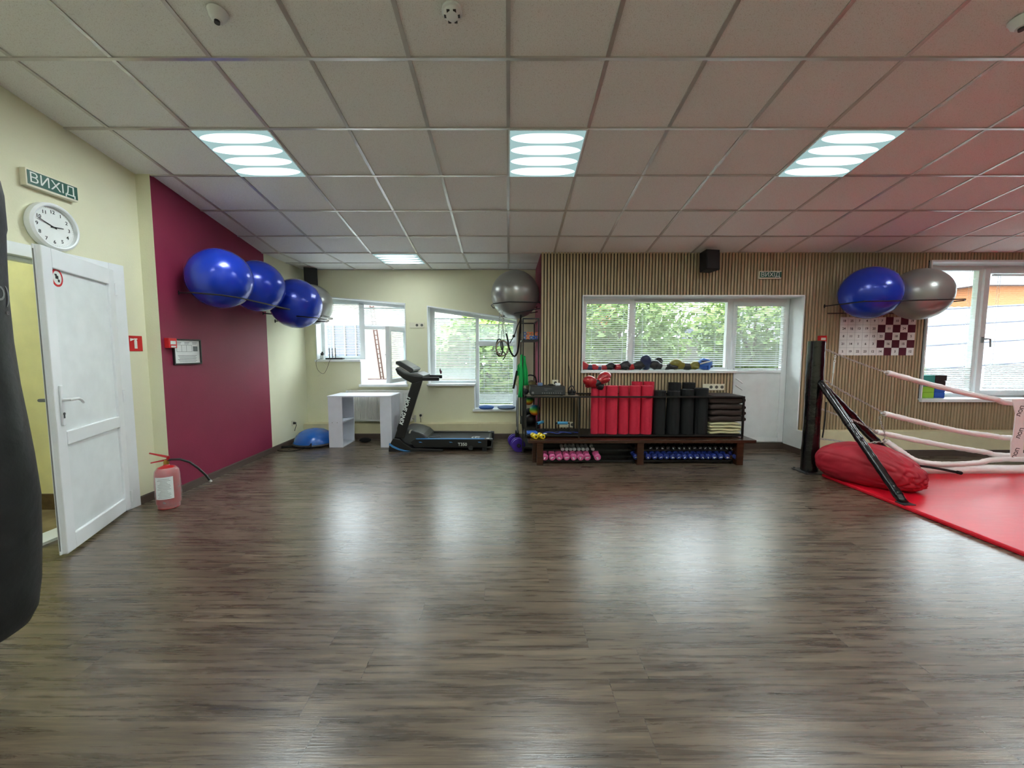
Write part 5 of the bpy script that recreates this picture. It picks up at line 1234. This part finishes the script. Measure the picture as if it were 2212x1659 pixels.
glove((1.085, 5.05, .915), R(195), R(20), M['glover'], M['gloved'], 'red boxing glove hanging left on top of the red mats', 1.0, R(-14))
glove((1.165, 5.08, .955), R(20), R(-10), M['glover'], M['gloved'], 'red boxing glove lying right on top of the red mats', 1.0, R(-20))
zsill = CZ + .016
def sill(x): return px(x, 5.58)
glove((sill(1268) - .0, 5.56, zsill), R(160), R(10), M['glover'], M['gloven'], 'red boxing glove at the left end of the window sill', .78)
glove((sill(1289), 5.54, zsill), R(175), R(0), M['glover'], M['gloven'], 'small red glove on the sill beside the left end one', .55)
glove((sill(1310), 5.56, zsill), R(10), R(0), M['gloved'], M['glover'], 'dark glove with a red cuff, third on the sill', .7)
glove((sill(1340), 5.56, zsill), R(8), R(0), M['gloved'], M['glover'], 'black glove with a red cuff under the tilted sash', .85)
glove((sill(1370), 5.56, zsill), R(-5), R(0), M['gloved'], M['glover'], 'black and red glove lying flat right of the sash', .85)
glove((sill(1394), 5.54, zsill), R(250), R(5), M['gloven'], M['signwh'], 'navy glove standing up with a white band', 1.05, R(-50))
glove((sill(1424), 5.56, zsill), R(185), R(0), M['gloved'], M['signwh'], 'black glove with a white stripe beside the navy one', .9)
glove((sill(1418), 5.63, zsill + .07), R(20), R(0), M['gloved'], M['gloved'], 'dark glove resting on top behind the striped one', .7)
glove((sill(1446), 5.57, zsill), R(5), R(0), M['gloved'], M['gloved'], 'plain black glove in the middle of the sill', .85)
glove((sill(1472), 5.55, zsill), R(170), R(0), M['glovey'], M['gloved'], 'olive and yellow glove left of the blue headguard', 1.0)
glove((sill(1491), 5.57, zsill), R(10), R(0), M['glovey'], M['gloved'], 'olive and black glove touching the blue headguard', .8)
t = thing('headguard', 'blue boxing headguard on the window sill', 'headguard', (sill(1522), 5.57, zsill))
hx_, hy_, hz_ = sill(1522), 5.58, zsill + .083
b = MB(); b.ball((hx_, hy_, hz_ - .003), .08, 28, sx=1.25, sz=1.0)
for tilt_, r_ in ((R(58), .092), (R(-20), .094)):
    b.xf = Matrix.Translation((hx_ + .004, hy_, hz_ - .003)) @ Matrix.Rotation(tilt_, 4, 'Y'); b.lathe([(r_*.86, -.022), (r_*.98, -.018), (r_*1.02, 0), (r_*.98, .018), (r_*.86, .022)], n=32)
b.xf = None
b.build('shell', M['gloveb'], t, smooth=True, ang=0)
b = MB(); b.ball((hx_ - .028, hy_ - .066, hz_ + .036), .036, 16, sx=1.5, sz=.45, sy=.5); b.ball((hx_ + .05, hy_ - .063, hz_ - .035), .03, 16, sx=1.2, sz=.6, sy=.5); b.build('opening', M['gloven'], t, smooth=True)
b = MB(); b.tube(spl([(hx_ - .085, hy_ - .05, hz_ - .0), (hx_ - .03, hy_ - .088, hz_ + .022), (hx_ + .03, hy_ - .085, hz_ + .035), (hx_ + .07, hy_ - .05, hz_ + .05)], 5), .006, n=8, rb=.012); b.build('brow_pad', M['signwh'], t, smooth=True)

# amplifier and small things on the rack
az = kz1 + .003
t = thing('amplifier', 'black stereo amplifier on the rack by the slatted wall', 'amplifier', (.58, 5.16, az))
ax0, ax1 = px(1146, 5.05), px(1222, 5.05)
b = MB(); b.box(ax0, ax1, 5.05, 5.34, az + .008, az + .112); b.build('case', M['black'], t, bevel=.003)
b = MB(); b.box(ax0 + .004, ax1 - .004, 5.043, 5.051, az + .012, az + .108); b.build('front_panel', M['dgrey'], t)
b = MB()
for k in range(9): b.cyl((ax0 + .15 + k*.028, 5.043, az + .032), (ax0 + .15 + k*.028, 5.032, az + .032), .007, n=12)
b.cyl((ax0 + .03, 5.043, az + .035), (ax0 + .03, 5.03, az + .035), .014, n=16)
b.build('knob', M['mgrey'], t)
b = MB(); b.box(ax0 + .17, ax0 + .27, 5.0425, 5.0435, az + .083, az + .087); b.box(ax0 + .18, ax0 + .21, 5.0425, 5.0435, az + .066, az + .070); b.box(ax0 + .30, ax0 + .40, 5.0425, 5.0435, az + .055, az + .058); b.build('panel_marking', M['mgrey'], t)
b = MB()
for x_ in (ax0 + .03, ax1 - .05):
    for y_ in (5.07, 5.30): b.box(x_, x_ + .02, y_, y_ + .02, az, az + .009)
b.build('foot', M['matte'], t)
b = MB(); x_ = px(1167, 5.2); b.box(x_ - .03, x_ + .03, 5.17, 5.21, az + .1125, az + .15); o = b.build('small_box', M['greydisc'], bevel=.003); tag(o, 'small pale blue box on top of the amplifier, left', 'box')
b = MB(); x_ = px(1205, 5.2); b.box(x_ - .03, x_ + .035, 5.19, 5.24, az + .1125, az + .145); o = b.build('adapter', M['pvc'], bevel=.008); tag(o, 'white adapter on top of the amplifier, right', 'adapter')
b = MB(); x_ = px(1192, 5.2); b.box(x_ - .035, x_ + .03, 5.22, 5.30, az + .1125, az + .125); o = b.build('media_box', M['matte'], bevel=.004); tag(o, 'flat black box on the amplifier beside the white adapter', 'box')
t = thing('headphones', 'black headset with cable hung on a stand right of the amplifier', 'headset', (px(1236, 5.1), 5.12, az))
hx_ = px(1236, 5.1); b = MB(); b.cyl((hx_, 5.12, az), (hx_, 5.12, az + .02), .045, n=20); b.cyl((hx_, 5.12, az + .02), (hx_, 5.12, az + .08), .025, .012); b.build('stand', M['matte'], t, smooth=True)
b = MB(); b.tube(spl([(hx_ - .045, 5.12, az + .02), (hx_ - .03, 5.12, az + .09), (hx_, 5.12, az + .115), (hx_ + .03, 5.12, az + .09), (hx_ + .04, 5.12, az + .02)]), .007); b.ball((hx_ - .03, 5.12, az + .04), .022, 12); b.ball((hx_ + .034, 5.12, az + .04), .022, 12); b.build('headband', M['black'], t, smooth=True)
b = MB(); b.tube(spl([(hx_ - .005, 5.12, az + .115), (hx_ + .01, 5.3, az + .2), (hx_ + .0, 5.40, az + .38), (hx_ + .025, 5.41, az + .15), (hx_ + .03, 5.3, az + .02)]), .0025, n=5); b.build('cable', M['brown'], t)
b = MB(); x_ = px(1137, 5.15); b.ball((x_, 5.2, az + .035), .035, 16, sx=.9, sy=1.5); o = b.build('pouch', M['matte'], smooth=True); tag(o, 'crumpled black pouch at the left end of the rack top', 'pouch')
# push-up stands and straps on the lower shelf
def pushup(x, y, yaw, label):
    t = thing('push_up_bar', label, 'push-up bar', (x, y, kz0)); T = Matrix.Translation((x, y, kz0)) @ Matrix.Rotation(yaw, 4, 'Z')
    b = MB(T); b.tube([(-.085, 0, .008), (-.085, 0, .12), (.085, 0, .12), (.085, 0, .008)], .010); b.tube([(-.085, -.07, .01), (-.085, .07, .01)], .01); b.tube([(.085, -.07, .01), (.085, .07, .01)], .01); b.build('frame', M['black'], t, smooth=True)
    b = MB(T); b.cyl((-.065, 0, .12), (.065, 0, .12), .019, n=16); b.build('foam_grip', M['lightblue'], t, smooth=True)
pushup(px(1217, 5.15), 5.17, 0, 'push-up bar with blue grip seen straight on')
pushup(px(1168, 5.16), 5.2, R(55), 'push-up bar with blue grip turned sideways')
t = thing('resistance_band', 'tangle of dark blue and black elastic bands on the lower rack shelf', 'elastic band', (.62, 5.06, kz0))
for k, (m_, y_) in enumerate((('blued', 5.035), ('matte', 5.06), ('matte', 5.09), ('blued', 5.075))):
    b = MB(); x0_ = .43 + .03*k; b.tube(spl([(x0_ + i*.06, y_ + .02*math.sin(i*1.7 + k), kz0 + .012 + .014*abs(math.sin(i*1.1 + k*2))) for i in range(7)], 5), .007, n=6); b.build('band', M[m_], t, smooth=True)
b = MB(); b.tube([(.44, 5.03, kz0 + .008), (.485, 5.03, kz0 + .012)], .006); b.build('white_clip', M['pvc'], t)
b = MB(); b.box(.235, .37, 5.03, 5.18, kz0, kz0 + .022); o = b.build('folded_band', M['bluedisc'], bevel=.008); tag(o, 'flat blue folded band at the left end of the lower rack shelf', 'elastic band')

# yoga blocks on the right window sill
def block(xa_, xb_, ya_, yb_, Y_, m_, label):
    x0_, x1_ = px(xa_, Y_), px(xb_, Y_); z1_, z0_ = at(2010, ya_, Y=Y_).z, at(2010, yb_, Y=Y_).z
    b = MB(); b.box(x0_, x1_, Y_, Y_ + .14, z0_, z1_); o = b.build('yoga_block', m_, bevel=.004); tag(o, label, 'yoga block', 'foam blocks on the sill')
YB_ = 5.53; zb = at(2010, 857, Y=YB_).z; zb0 = DB + .0125; hb = .0775
for k, (c1, c2, l1, l2) in enumerate((('blocklime', 'blockblue', 'lime green foam block, lowest of the left stack', 'blue foam block, lowest of the right stack'), ('blocklime', 'blockblue', 'lime green foam block, second from the bottom left', 'blue foam block half hidden by the ring rope'), ('blockteal', 'blockblk', 'teal foam block under the top one', 'dark foam block under the top one'), ('blockteal', 'blockblk', 'teal foam block on top of the left stack', 'dark foam block on top of the right stack'))):
    z0_ = zb0 + k*hb
    for (xa_, xb_, m_, lb) in ((1987.5, 2022.5, c1, l1), (2023, 2046 + (2 if k == 3 else 0), c2, l2)):
        x0_, x1_ = px(xa_, YB_), px(xb_, YB_); x0_ = max(x0_, DX + .016)
        b = MB(); b.box(x0_, x1_, YB_, YB_ + .125, z0_, z0_ + hb - .001); o = b.build('yoga_block', M[m_], bevel=.005); tag(o, lb, 'yoga block', 'foam blocks on the sill')

# ------------------------------------------------------------------ boxing ring
b = MB(); b.box(3.47, 7.75, .55, 4.42, 0.0, .035); b.org = (5.6, 2.5, 0)
o = b.build('ring_mat', M['vinyl'], bevel=.012); tag(o, 'glossy red vinyl floor mat of the boxing ring', 'ring mat')
b = MB(); n = 30
pts = [(3.75 + i*(7.9 - 3.75)/n, 4.47 + .012*math.sin(i*1.3), .055) for i in range(n + 1)]
b.tube(pts, .055, n=10, rb=.075); o = b.build('edge_roll', M['ropew'], smooth=True, ang=0); tag(o, 'white padded roll lying along the back edge of the red mat', 'padding')
pcx, pcy = 3.465, 4.60
t = thing('ring_post', 'black padded corner post of the boxing ring with two braces', 'ring post', (pcx, pcy, 0))
b = MB(); P = []; n = 28
prof = []
for i in range(40):
    z_ = .02 + 1.475 * i / 39; prof.append((.084 + .0025*math.sin(z_*7) + .0012*math.sin(z_*31), z_))
b.lathe([(0, .02)] + prof + [(.06, 1.50), (0, 1.502)], (pcx, pcy, 0), n=32); b.build('padding', M['gloss'], t, smooth=True)
b = MB(); b.box(pcx - .12, pcx + .12, pcy - .12, pcy + .12, 0, .012)
for a, c in ((-1, -1), (1, -1), (1, 1), (-1, 1)): b.cyl((pcx + a*.1, pcy + c*.1, .012), (pcx + a*.1, pcy + c*.1, .026), .012, n=6)
b.build('base_plate', M['dgrey'], t)
def brace(A, B, r, label_):
    A, B = Vector(A), Vector(B); n = 40; pts = []; rs = []
    for i in range(n + 1):
        s = i / n; pts.append(A.lerp(B, s)); rs.append(r * (1 + .035*math.sin(i*1.9) + .03*math.sin(i*3.3 + 1)))
    b = MB(); b.tube(pts, rs, n=16); br = b.build('brace', M['gloss'], t, smooth=True, ang=0)
    for s in (.38, .93): b = MB(); p = A.lerp(B, s); d = (B - A).normalized(); b.cyl(p - d*.03, p + d*.03, r*1.1, n=16, cap=True); b.build('tape_wrap', M['gloss'], br, smooth=True)
    b = MB(); b.box(B.x - .05, B.x + .05, B.y - .06, B.y + .03, B.z + .001, B.z + .008); b.build('foot_plate', M['dgrey'], br)
brace((3.475, 4.53, 1.04), (3.52, 3.53, .035), .036, 0)
brace((3.53, 4.62, 1.03), (4.55, 4.62, .035), .045, 0)
b = MB(); b.tube(spl([(3.535, 4.50, .82), (3.525, 4.49, .6), (3.51, 4.49, .42)]), .007); b.build('strap', M['matte'], t)
# ropes
def rope(Apx, Spx, ends, label, Y_=4.55, sag=()):
    A = at(Apx[0], Apx[1], Y=Y_); t = thing('ring_rope', label, 'ring rope', A, 'ropes of the boxing ring')
    S = at(Spx[0], Spx[1], Y=Y_)
    b = MB(); mids = [at(x, y, Y=Y_) for x, y in sag]
    chain(b, [A] + mids + [S], .032, .0035); b.build('chain', M['steel'], t)
    P = [S] + [at(x, y, Y=yy) for x, y, yy in ends]; pts = spl(P, 12); rs = [.029 * (1 + .06*math.sin(i*1.3) + .04*math.sin(i*2.9)) for i in range(len(pts))]
    b = MB(); b.tube(pts, rs, n=12); b.build('rope_cover', M['ropew'], t, smooth=True, ang=0)
    b = MB(); d = (P[1] - P[0]).normalized(); b.cyl(P[0] - d*.03, P[0] + d*.01, .015, .022, n=10); b.build('eyelet', M['steel'], t)
rope((1776, 751), (1917, 805), [(2000, 828, 4.55), (2090, 850, 4.55), (2150, 862, 4.55), (2212, 871, 4.55), (2560, 860, 4.55), (2640, 850, 4.55)], 'topmost white rope of the boxing ring', sag=[(1815, 768), (1870, 789)])
rope((1775, 817), (1910, 893), [(1990, 913, 4.55), (2070, 931, 4.55), (2140, 941, 4.55), (2212, 946, 4.55), (2560, 940, 4.55), (2640, 930, 4.55)], 'second white rope from the top', sag=[(1820, 845), (1870, 871)])
rope((1773, 883), (1894, 933), [(1980, 951, 4.55), (2060, 966, 4.55), (2130, 977, 4.55), (2190, 984, 4.55), (2560, 985, 4.55), (2640, 980, 4.55)], 'third white rope from the top', sag=[(1800, 893), (1850, 910)])
rope((1772, 948), (1914, 953), [(1945, 974, 4.50), (1965, 988, 4.47), (1990, 998, 4.44), (2040, 1003, 4.42), (2110, 1000, 4.46), (2190, 992, 4.52), (2560, 1003, 4.5), (2640, 1003, 4.5)], 'lowest white rope sagging onto the mat', sag=[(1800, 951), (1850, 958)])
# short link straps between the lower ropes
t = thing('link_strap', 'thin steel chain tying the second rope to the lowest rope', 'strap', at(1906, 900, Y=4.52))
b = MB(); chain(b, [at(1901, 900, Y=4.50), at(1903, 915, Y=4.49), at(1911, 935, Y=4.49), at(1911, 950, Y=4.50)], .026); b.build('chain', M['steel'], t)
t = thing('link_strap', 'short white hook and chain between the two upper chains near the post', 'strap', at(1802, 800, Y=4.52))
b = MB(); chain(b, [at(1804, 768, Y=4.54), at(1802, 790, Y=4.54)], .026); b.cyl(at(1802, 782, Y=4.54), at(1800, 806, Y=4.54), .008); b.cyl(at(1800, 806, Y=4.54), at(1797, 832, Y=4.54), .004); b.build('chain', M['signwh'], t)
# spacer band with lettering
b = MB(); t = thing('rope_spacer', 'white vertical band lettered in black joining the ropes at the right edge', 'rope spacer', at(2198, 990, Y=4.51))
def band(ya, yb, xa, xb, xc, xd, Y_=4.51):
    P = [at(xa, ya, Y=Y_), at(xb, ya, Y=Y_), at(xd, yb, Y=Y_), at(xc, yb, Y=Y_)]
    V0 = [b._v(p) for p in P]; V1 = [b._v(p + Vector((0, .012, 0))) for p in P]; b.face(V0); b.face(V1[::-1])
    for i in range(4): b.face([V0[i], V1[i], V1[(i+1) % 4], V0[(i+1) % 4]])
band(862, 893, 2188, 2224, 2195, 2219); band(893, 940, 2195, 2219, 2190, 2217); band(940, 953, 2190, 2217, 2185, 2212); band(953, 992, 2185, 2212, 2184, 2209)
b.build('band', M['ropew'], t)
for (cx1, cy1) in ((2205, 888), (2204, 936), (2195, 979)):
    b = MB(); p = at(cx1, cy1, Y=4.508); b.text('ЛОП', .058, p, (.35, 0, 1), (-1, 0, .12), .0005, bold=.0008); b.build('lettering', M['ink'], t)
b = MB(); b.tube(spl([at(1978, 1005, Y=4.40), at(2020, 1011, Y=4.37), at(2072, 1021, Y=4.34)]), .013); b.cyl(at(2068, 1020, Y=4.34), at(2076, 1022, Y=4.34), .018); o = b.build('handle_bar', M['matte'], smooth=True); tag(o, 'thin black rod lying on the mat below the lowest rope', 'rod')

# red bean bag slumped on the mat corner
b = MB(); n, m_ = 120, 70
c = Vector((3.715, 4.12, 0)); ua = Vector((.56, -.83, 0)).normalized(); ub = Vector((.83, .56, 0))
from mathutils import noise as NZ
rows_ = []
for j in range(m_ + 1):
    ph = math.pi * j / m_; row = []
    for i in range(n):
        a = 2*math.pi*i/n; d = Vector((math.sin(ph)*math.cos(a), math.sin(ph)*math.sin(a), math.cos(ph)))
        sg = lambda v, e: math.copysign(abs(v)**e, v)
        lx, ly, lz = sg(d.x, .8)*.455, sg(d.y, .8)*.27, sg(d.z, .75)*.215
        taper = 1 - .34 * max(0, lx/.455)**1.8 - .10*max(0, -lx/.455)**3
        q = Vector((lx*3.1, ly*5, lz*5)); nz1 = 1 - min(1, abs(NZ.noise(Vector((lx*6 + ly*5 - lz*5, ly*8, lz*7)))) * 3.2); nz2 = 1 - min(1, abs(NZ.noise(Vector((lx*2.5 + lz*5, ly*9 + 3, lz*11)))) * 3.5); fold = (nz1**1.5 * .024 + nz2**1.5*.012) * (0.25 + 1.0*max(0, min(1, lx/.30))) + nz2**1.5*.006
        fold += .010 * NZ.noise(Vector((lx*4, ly*12, lz*12)))
        s = 1 - fold*2
        z_ = (lz*s*taper + .205*taper + .012)
        if z_ < .037: z_ = .037 
        P = c + ua*(lx*s) + ub*(ly*s*(.75 + .25*taper)) + Vector((0, 0, z_))
        row.append(b._v(P))
    rows_.append(row)
for j in range(m_):
    for i in range(n): b.face([rows_[j][i], rows_[j][(i+1) % n], rows_[j+1][(i+1) % n], rows_[j+1][i]])
bmesh.ops.remove_doubles(b.bm, verts=b.bm.verts, dist=.0002)
o = b.build('bean_bag', M['beanred'], smooth=True, ang=0, sub=1); tag(o, 'crumpled red bean bag slumped on the corner of the ring mat', 'bean bag')

# ------------------------------------------------------------------ outside
b = MB(); b.box(-40, 60, 6.9, 60, -.6, -.5); b.box(.62, 60, YI + .02, 6.9, -.6, -.5); o = b.build('yard', M['ground']); tag(o, 'pale paved yard outside the windows', 'ground'); o['kind'] = 'structure'
def tree(x, y, z, r, sz, seed, label, n=2600):
    rr = random.Random(seed); t = thing('tree', label, 'tree', (x, y, -.5), 'trees outside the windows')
    b = MB(); b.tube([(x, y, -.5), (x + .1, y, z*.5), (x, y, z)], [.08, .06, .03]); 
    for k in range(6): a = k*1.05; b.tube([(x, y, z*.6), (x + r*.35*math.cos(a), y + r*.35*math.sin(a), z + .3*k/3)], [.03, .012], n=6)
    b.build('trunk', M['bark'], t, smooth=True)
    b = MB()
    for k in range(n):
        d = Vector((rr.gauss(0, 1), rr.gauss(0, 1), rr.gauss(0, 1))).normalized() * r * rr.uniform(.25, 1) ** .5
        p = Vector((x, y, z)) + Vector((d.x, d.y, d.z*sz)); a = Vector((rr.gauss(0,1), rr.gauss(0,1), rr.gauss(0,1))).normalized(); c = a.orthogonal().normalized(); L = rr.uniform(.09, .2)
        b.quad(p, p + a*L*.5 + c*L*.3, p + a*L, p + a*L*.5 - c*L*.3)
    b.build('foliage', M['leaf'], t)
tree(2.4, 8.9, 1.9, 1.5, .95, 1, 'leafy tree outside the wide window', 8000)
tree(5.35, 8.9, 1.9, 1.3, .95, 2, 'leafy tree outside the garden door', 6000)
tree(-.45, 8.3, 1.2, 1.1, .95, 3, 'leafy bush outside the right alcove window', 5000)
tree(7.0, 7.7, .75, .75, .75, 4, 'bright green bush outside the right window', 1500)
b = MB(); b.box(.8, 6.0, 10.6, 10.8, -.5, 1.7); o = b.build('garden_wall', M['ext']); tag(o, 'white garden wall behind the trees', 'wall')
t = thing('outbuilding', 'grey building with barred window seen through the left alcove window', 'building', (-5.5, 12, -.5))
b = MB(); b.box(-9.5, -2.0, 11.5, 14, -.5, 3.0); b.build('facade', M['ext'], t)
b = MB(); b.box(-5.6, -3.9, 11.44, 11.5, .4, 2.1); b.build('window', M['extdark'], t)
b = MB()
for k in range(6): b.box(-5.5 + k*.31, -5.47 + k*.31, 11.40, 11.44, .4, 2.1)
b.build('window_bars', M['ext'], t)
b = MB(); b.prism([(-9.8, 3.0), (-1.8, 3.0), (-1.8, 3.1), (-9.8, 3.6)], 11.2, 14, 'y'); b.build('roof', M['roofs'], t)
t = thing('ladder', 'rusty steel ladder leaning outside the open casement', 'ladder', (-2.4, 8.6, -.5))
A = [at(807, 714, Y=8.3), at(822, 814, Y=8.3)]; B = [at(814, 714, Y=8.3), at(828, 814, Y=8.3)]
b = MB(); 
for P in (A, B): d = P[1] - P[0]; b.cyl(P[0] - d*.6, P[1] + d*((P[1].z + .5) / -d.z), .016, n=8)
b.build('rail', M['rust'], t)
b = MB()
for k in range(-6, 18): s = k/10; b.cyl(A[0].lerp(A[1], s), B[0].lerp(B[1], s), .009, n=6)
b.build('rung', M['rust'], t)
t = thing('railing', 'dark red railing below the ladder', 'railing', (-2.6, 8.4, -.5))
b = MB()
for z_ in (.62, .80): b.cyl((-3.4, 8.5, z_), (-1.6, 8.5, z_), .014)
b.build('rail', M['rust'], t)
b = MB()
for k in range(8): b.cyl((-3.4 + k*.25, 8.5, -.5), (-3.4 + k*.25, 8.5, .80), .01)
b.build('baluster', M['rust'], t)
b = MB(); b.box(-3.4, -2.05, 9.7, 9.9, -.5, 3.2); o = b.build('neighbour_wall', M['ext']); tag(o, 'cream rendered wall behind the ladder', 'wall')
t = thing('shed', 'low shed with corrugated grey sheet roof outside the right window', 'shed', (10, 12, -.5))
b = MB(); b.box(6.5, 18, 13.0, 15.5, -.5, 2.3); b.build('wall', M['extgrey'], t)
b = MB(); N_ = 110
for i in range(N_):
    x_ = 6.0 + i*.115; z0_ = .35 + .10*(x_ - 6)*.12; zz_ = .022 if i % 2 else 0
    b.quad((x_, 8.9, z0_ + zz_), (x_ + .115, 8.9, z0_ + (.022 - zz_)), (x_ + .115, 13.4, z0_ + 2.35 + (.022 - zz_)), (x_, 13.4, z0_ + 2.35 + zz_))
b.build('roof_sheet', M['roofs'], t, solid=.01)
b = MB()
for k in range(4): b.tube([(6.0, 9.4 + k*1.0, .72 + k*.52), (19, 10.6 + k*.9, 1.5 + k*.5)], .03, n=5)
b.build('cable', M['extgrey'], t)
t = thing('town_house', 'orange-walled house behind the shed roof', 'building', (27, 20, -.5))
b = MB(); b.box(20.5, 34, 18, 24, -.5, 4.2); b.build('wall', M['orangew'], t)
b = MB(); b.prism([(20.0, 4.2), (34.5, 4.2), (34, 5.6), (22, 5.6)], 17.6, 24, 'y'); b.build('roof', M['roofs'], t)
t = thing('far_house', 'orange brick house glimpsed through the tilted sash', 'building', (3, 16, -.5))
b = MB(); b.box(1.2, 4.0, 15, 18, -.5, 3.6); b.build('wall', M['orangew'], t)
b = MB(); b.box(2.1, 2.8, 14.95, 15.0, 2.2, 3.4); b.build('window', M['extdark'], t)
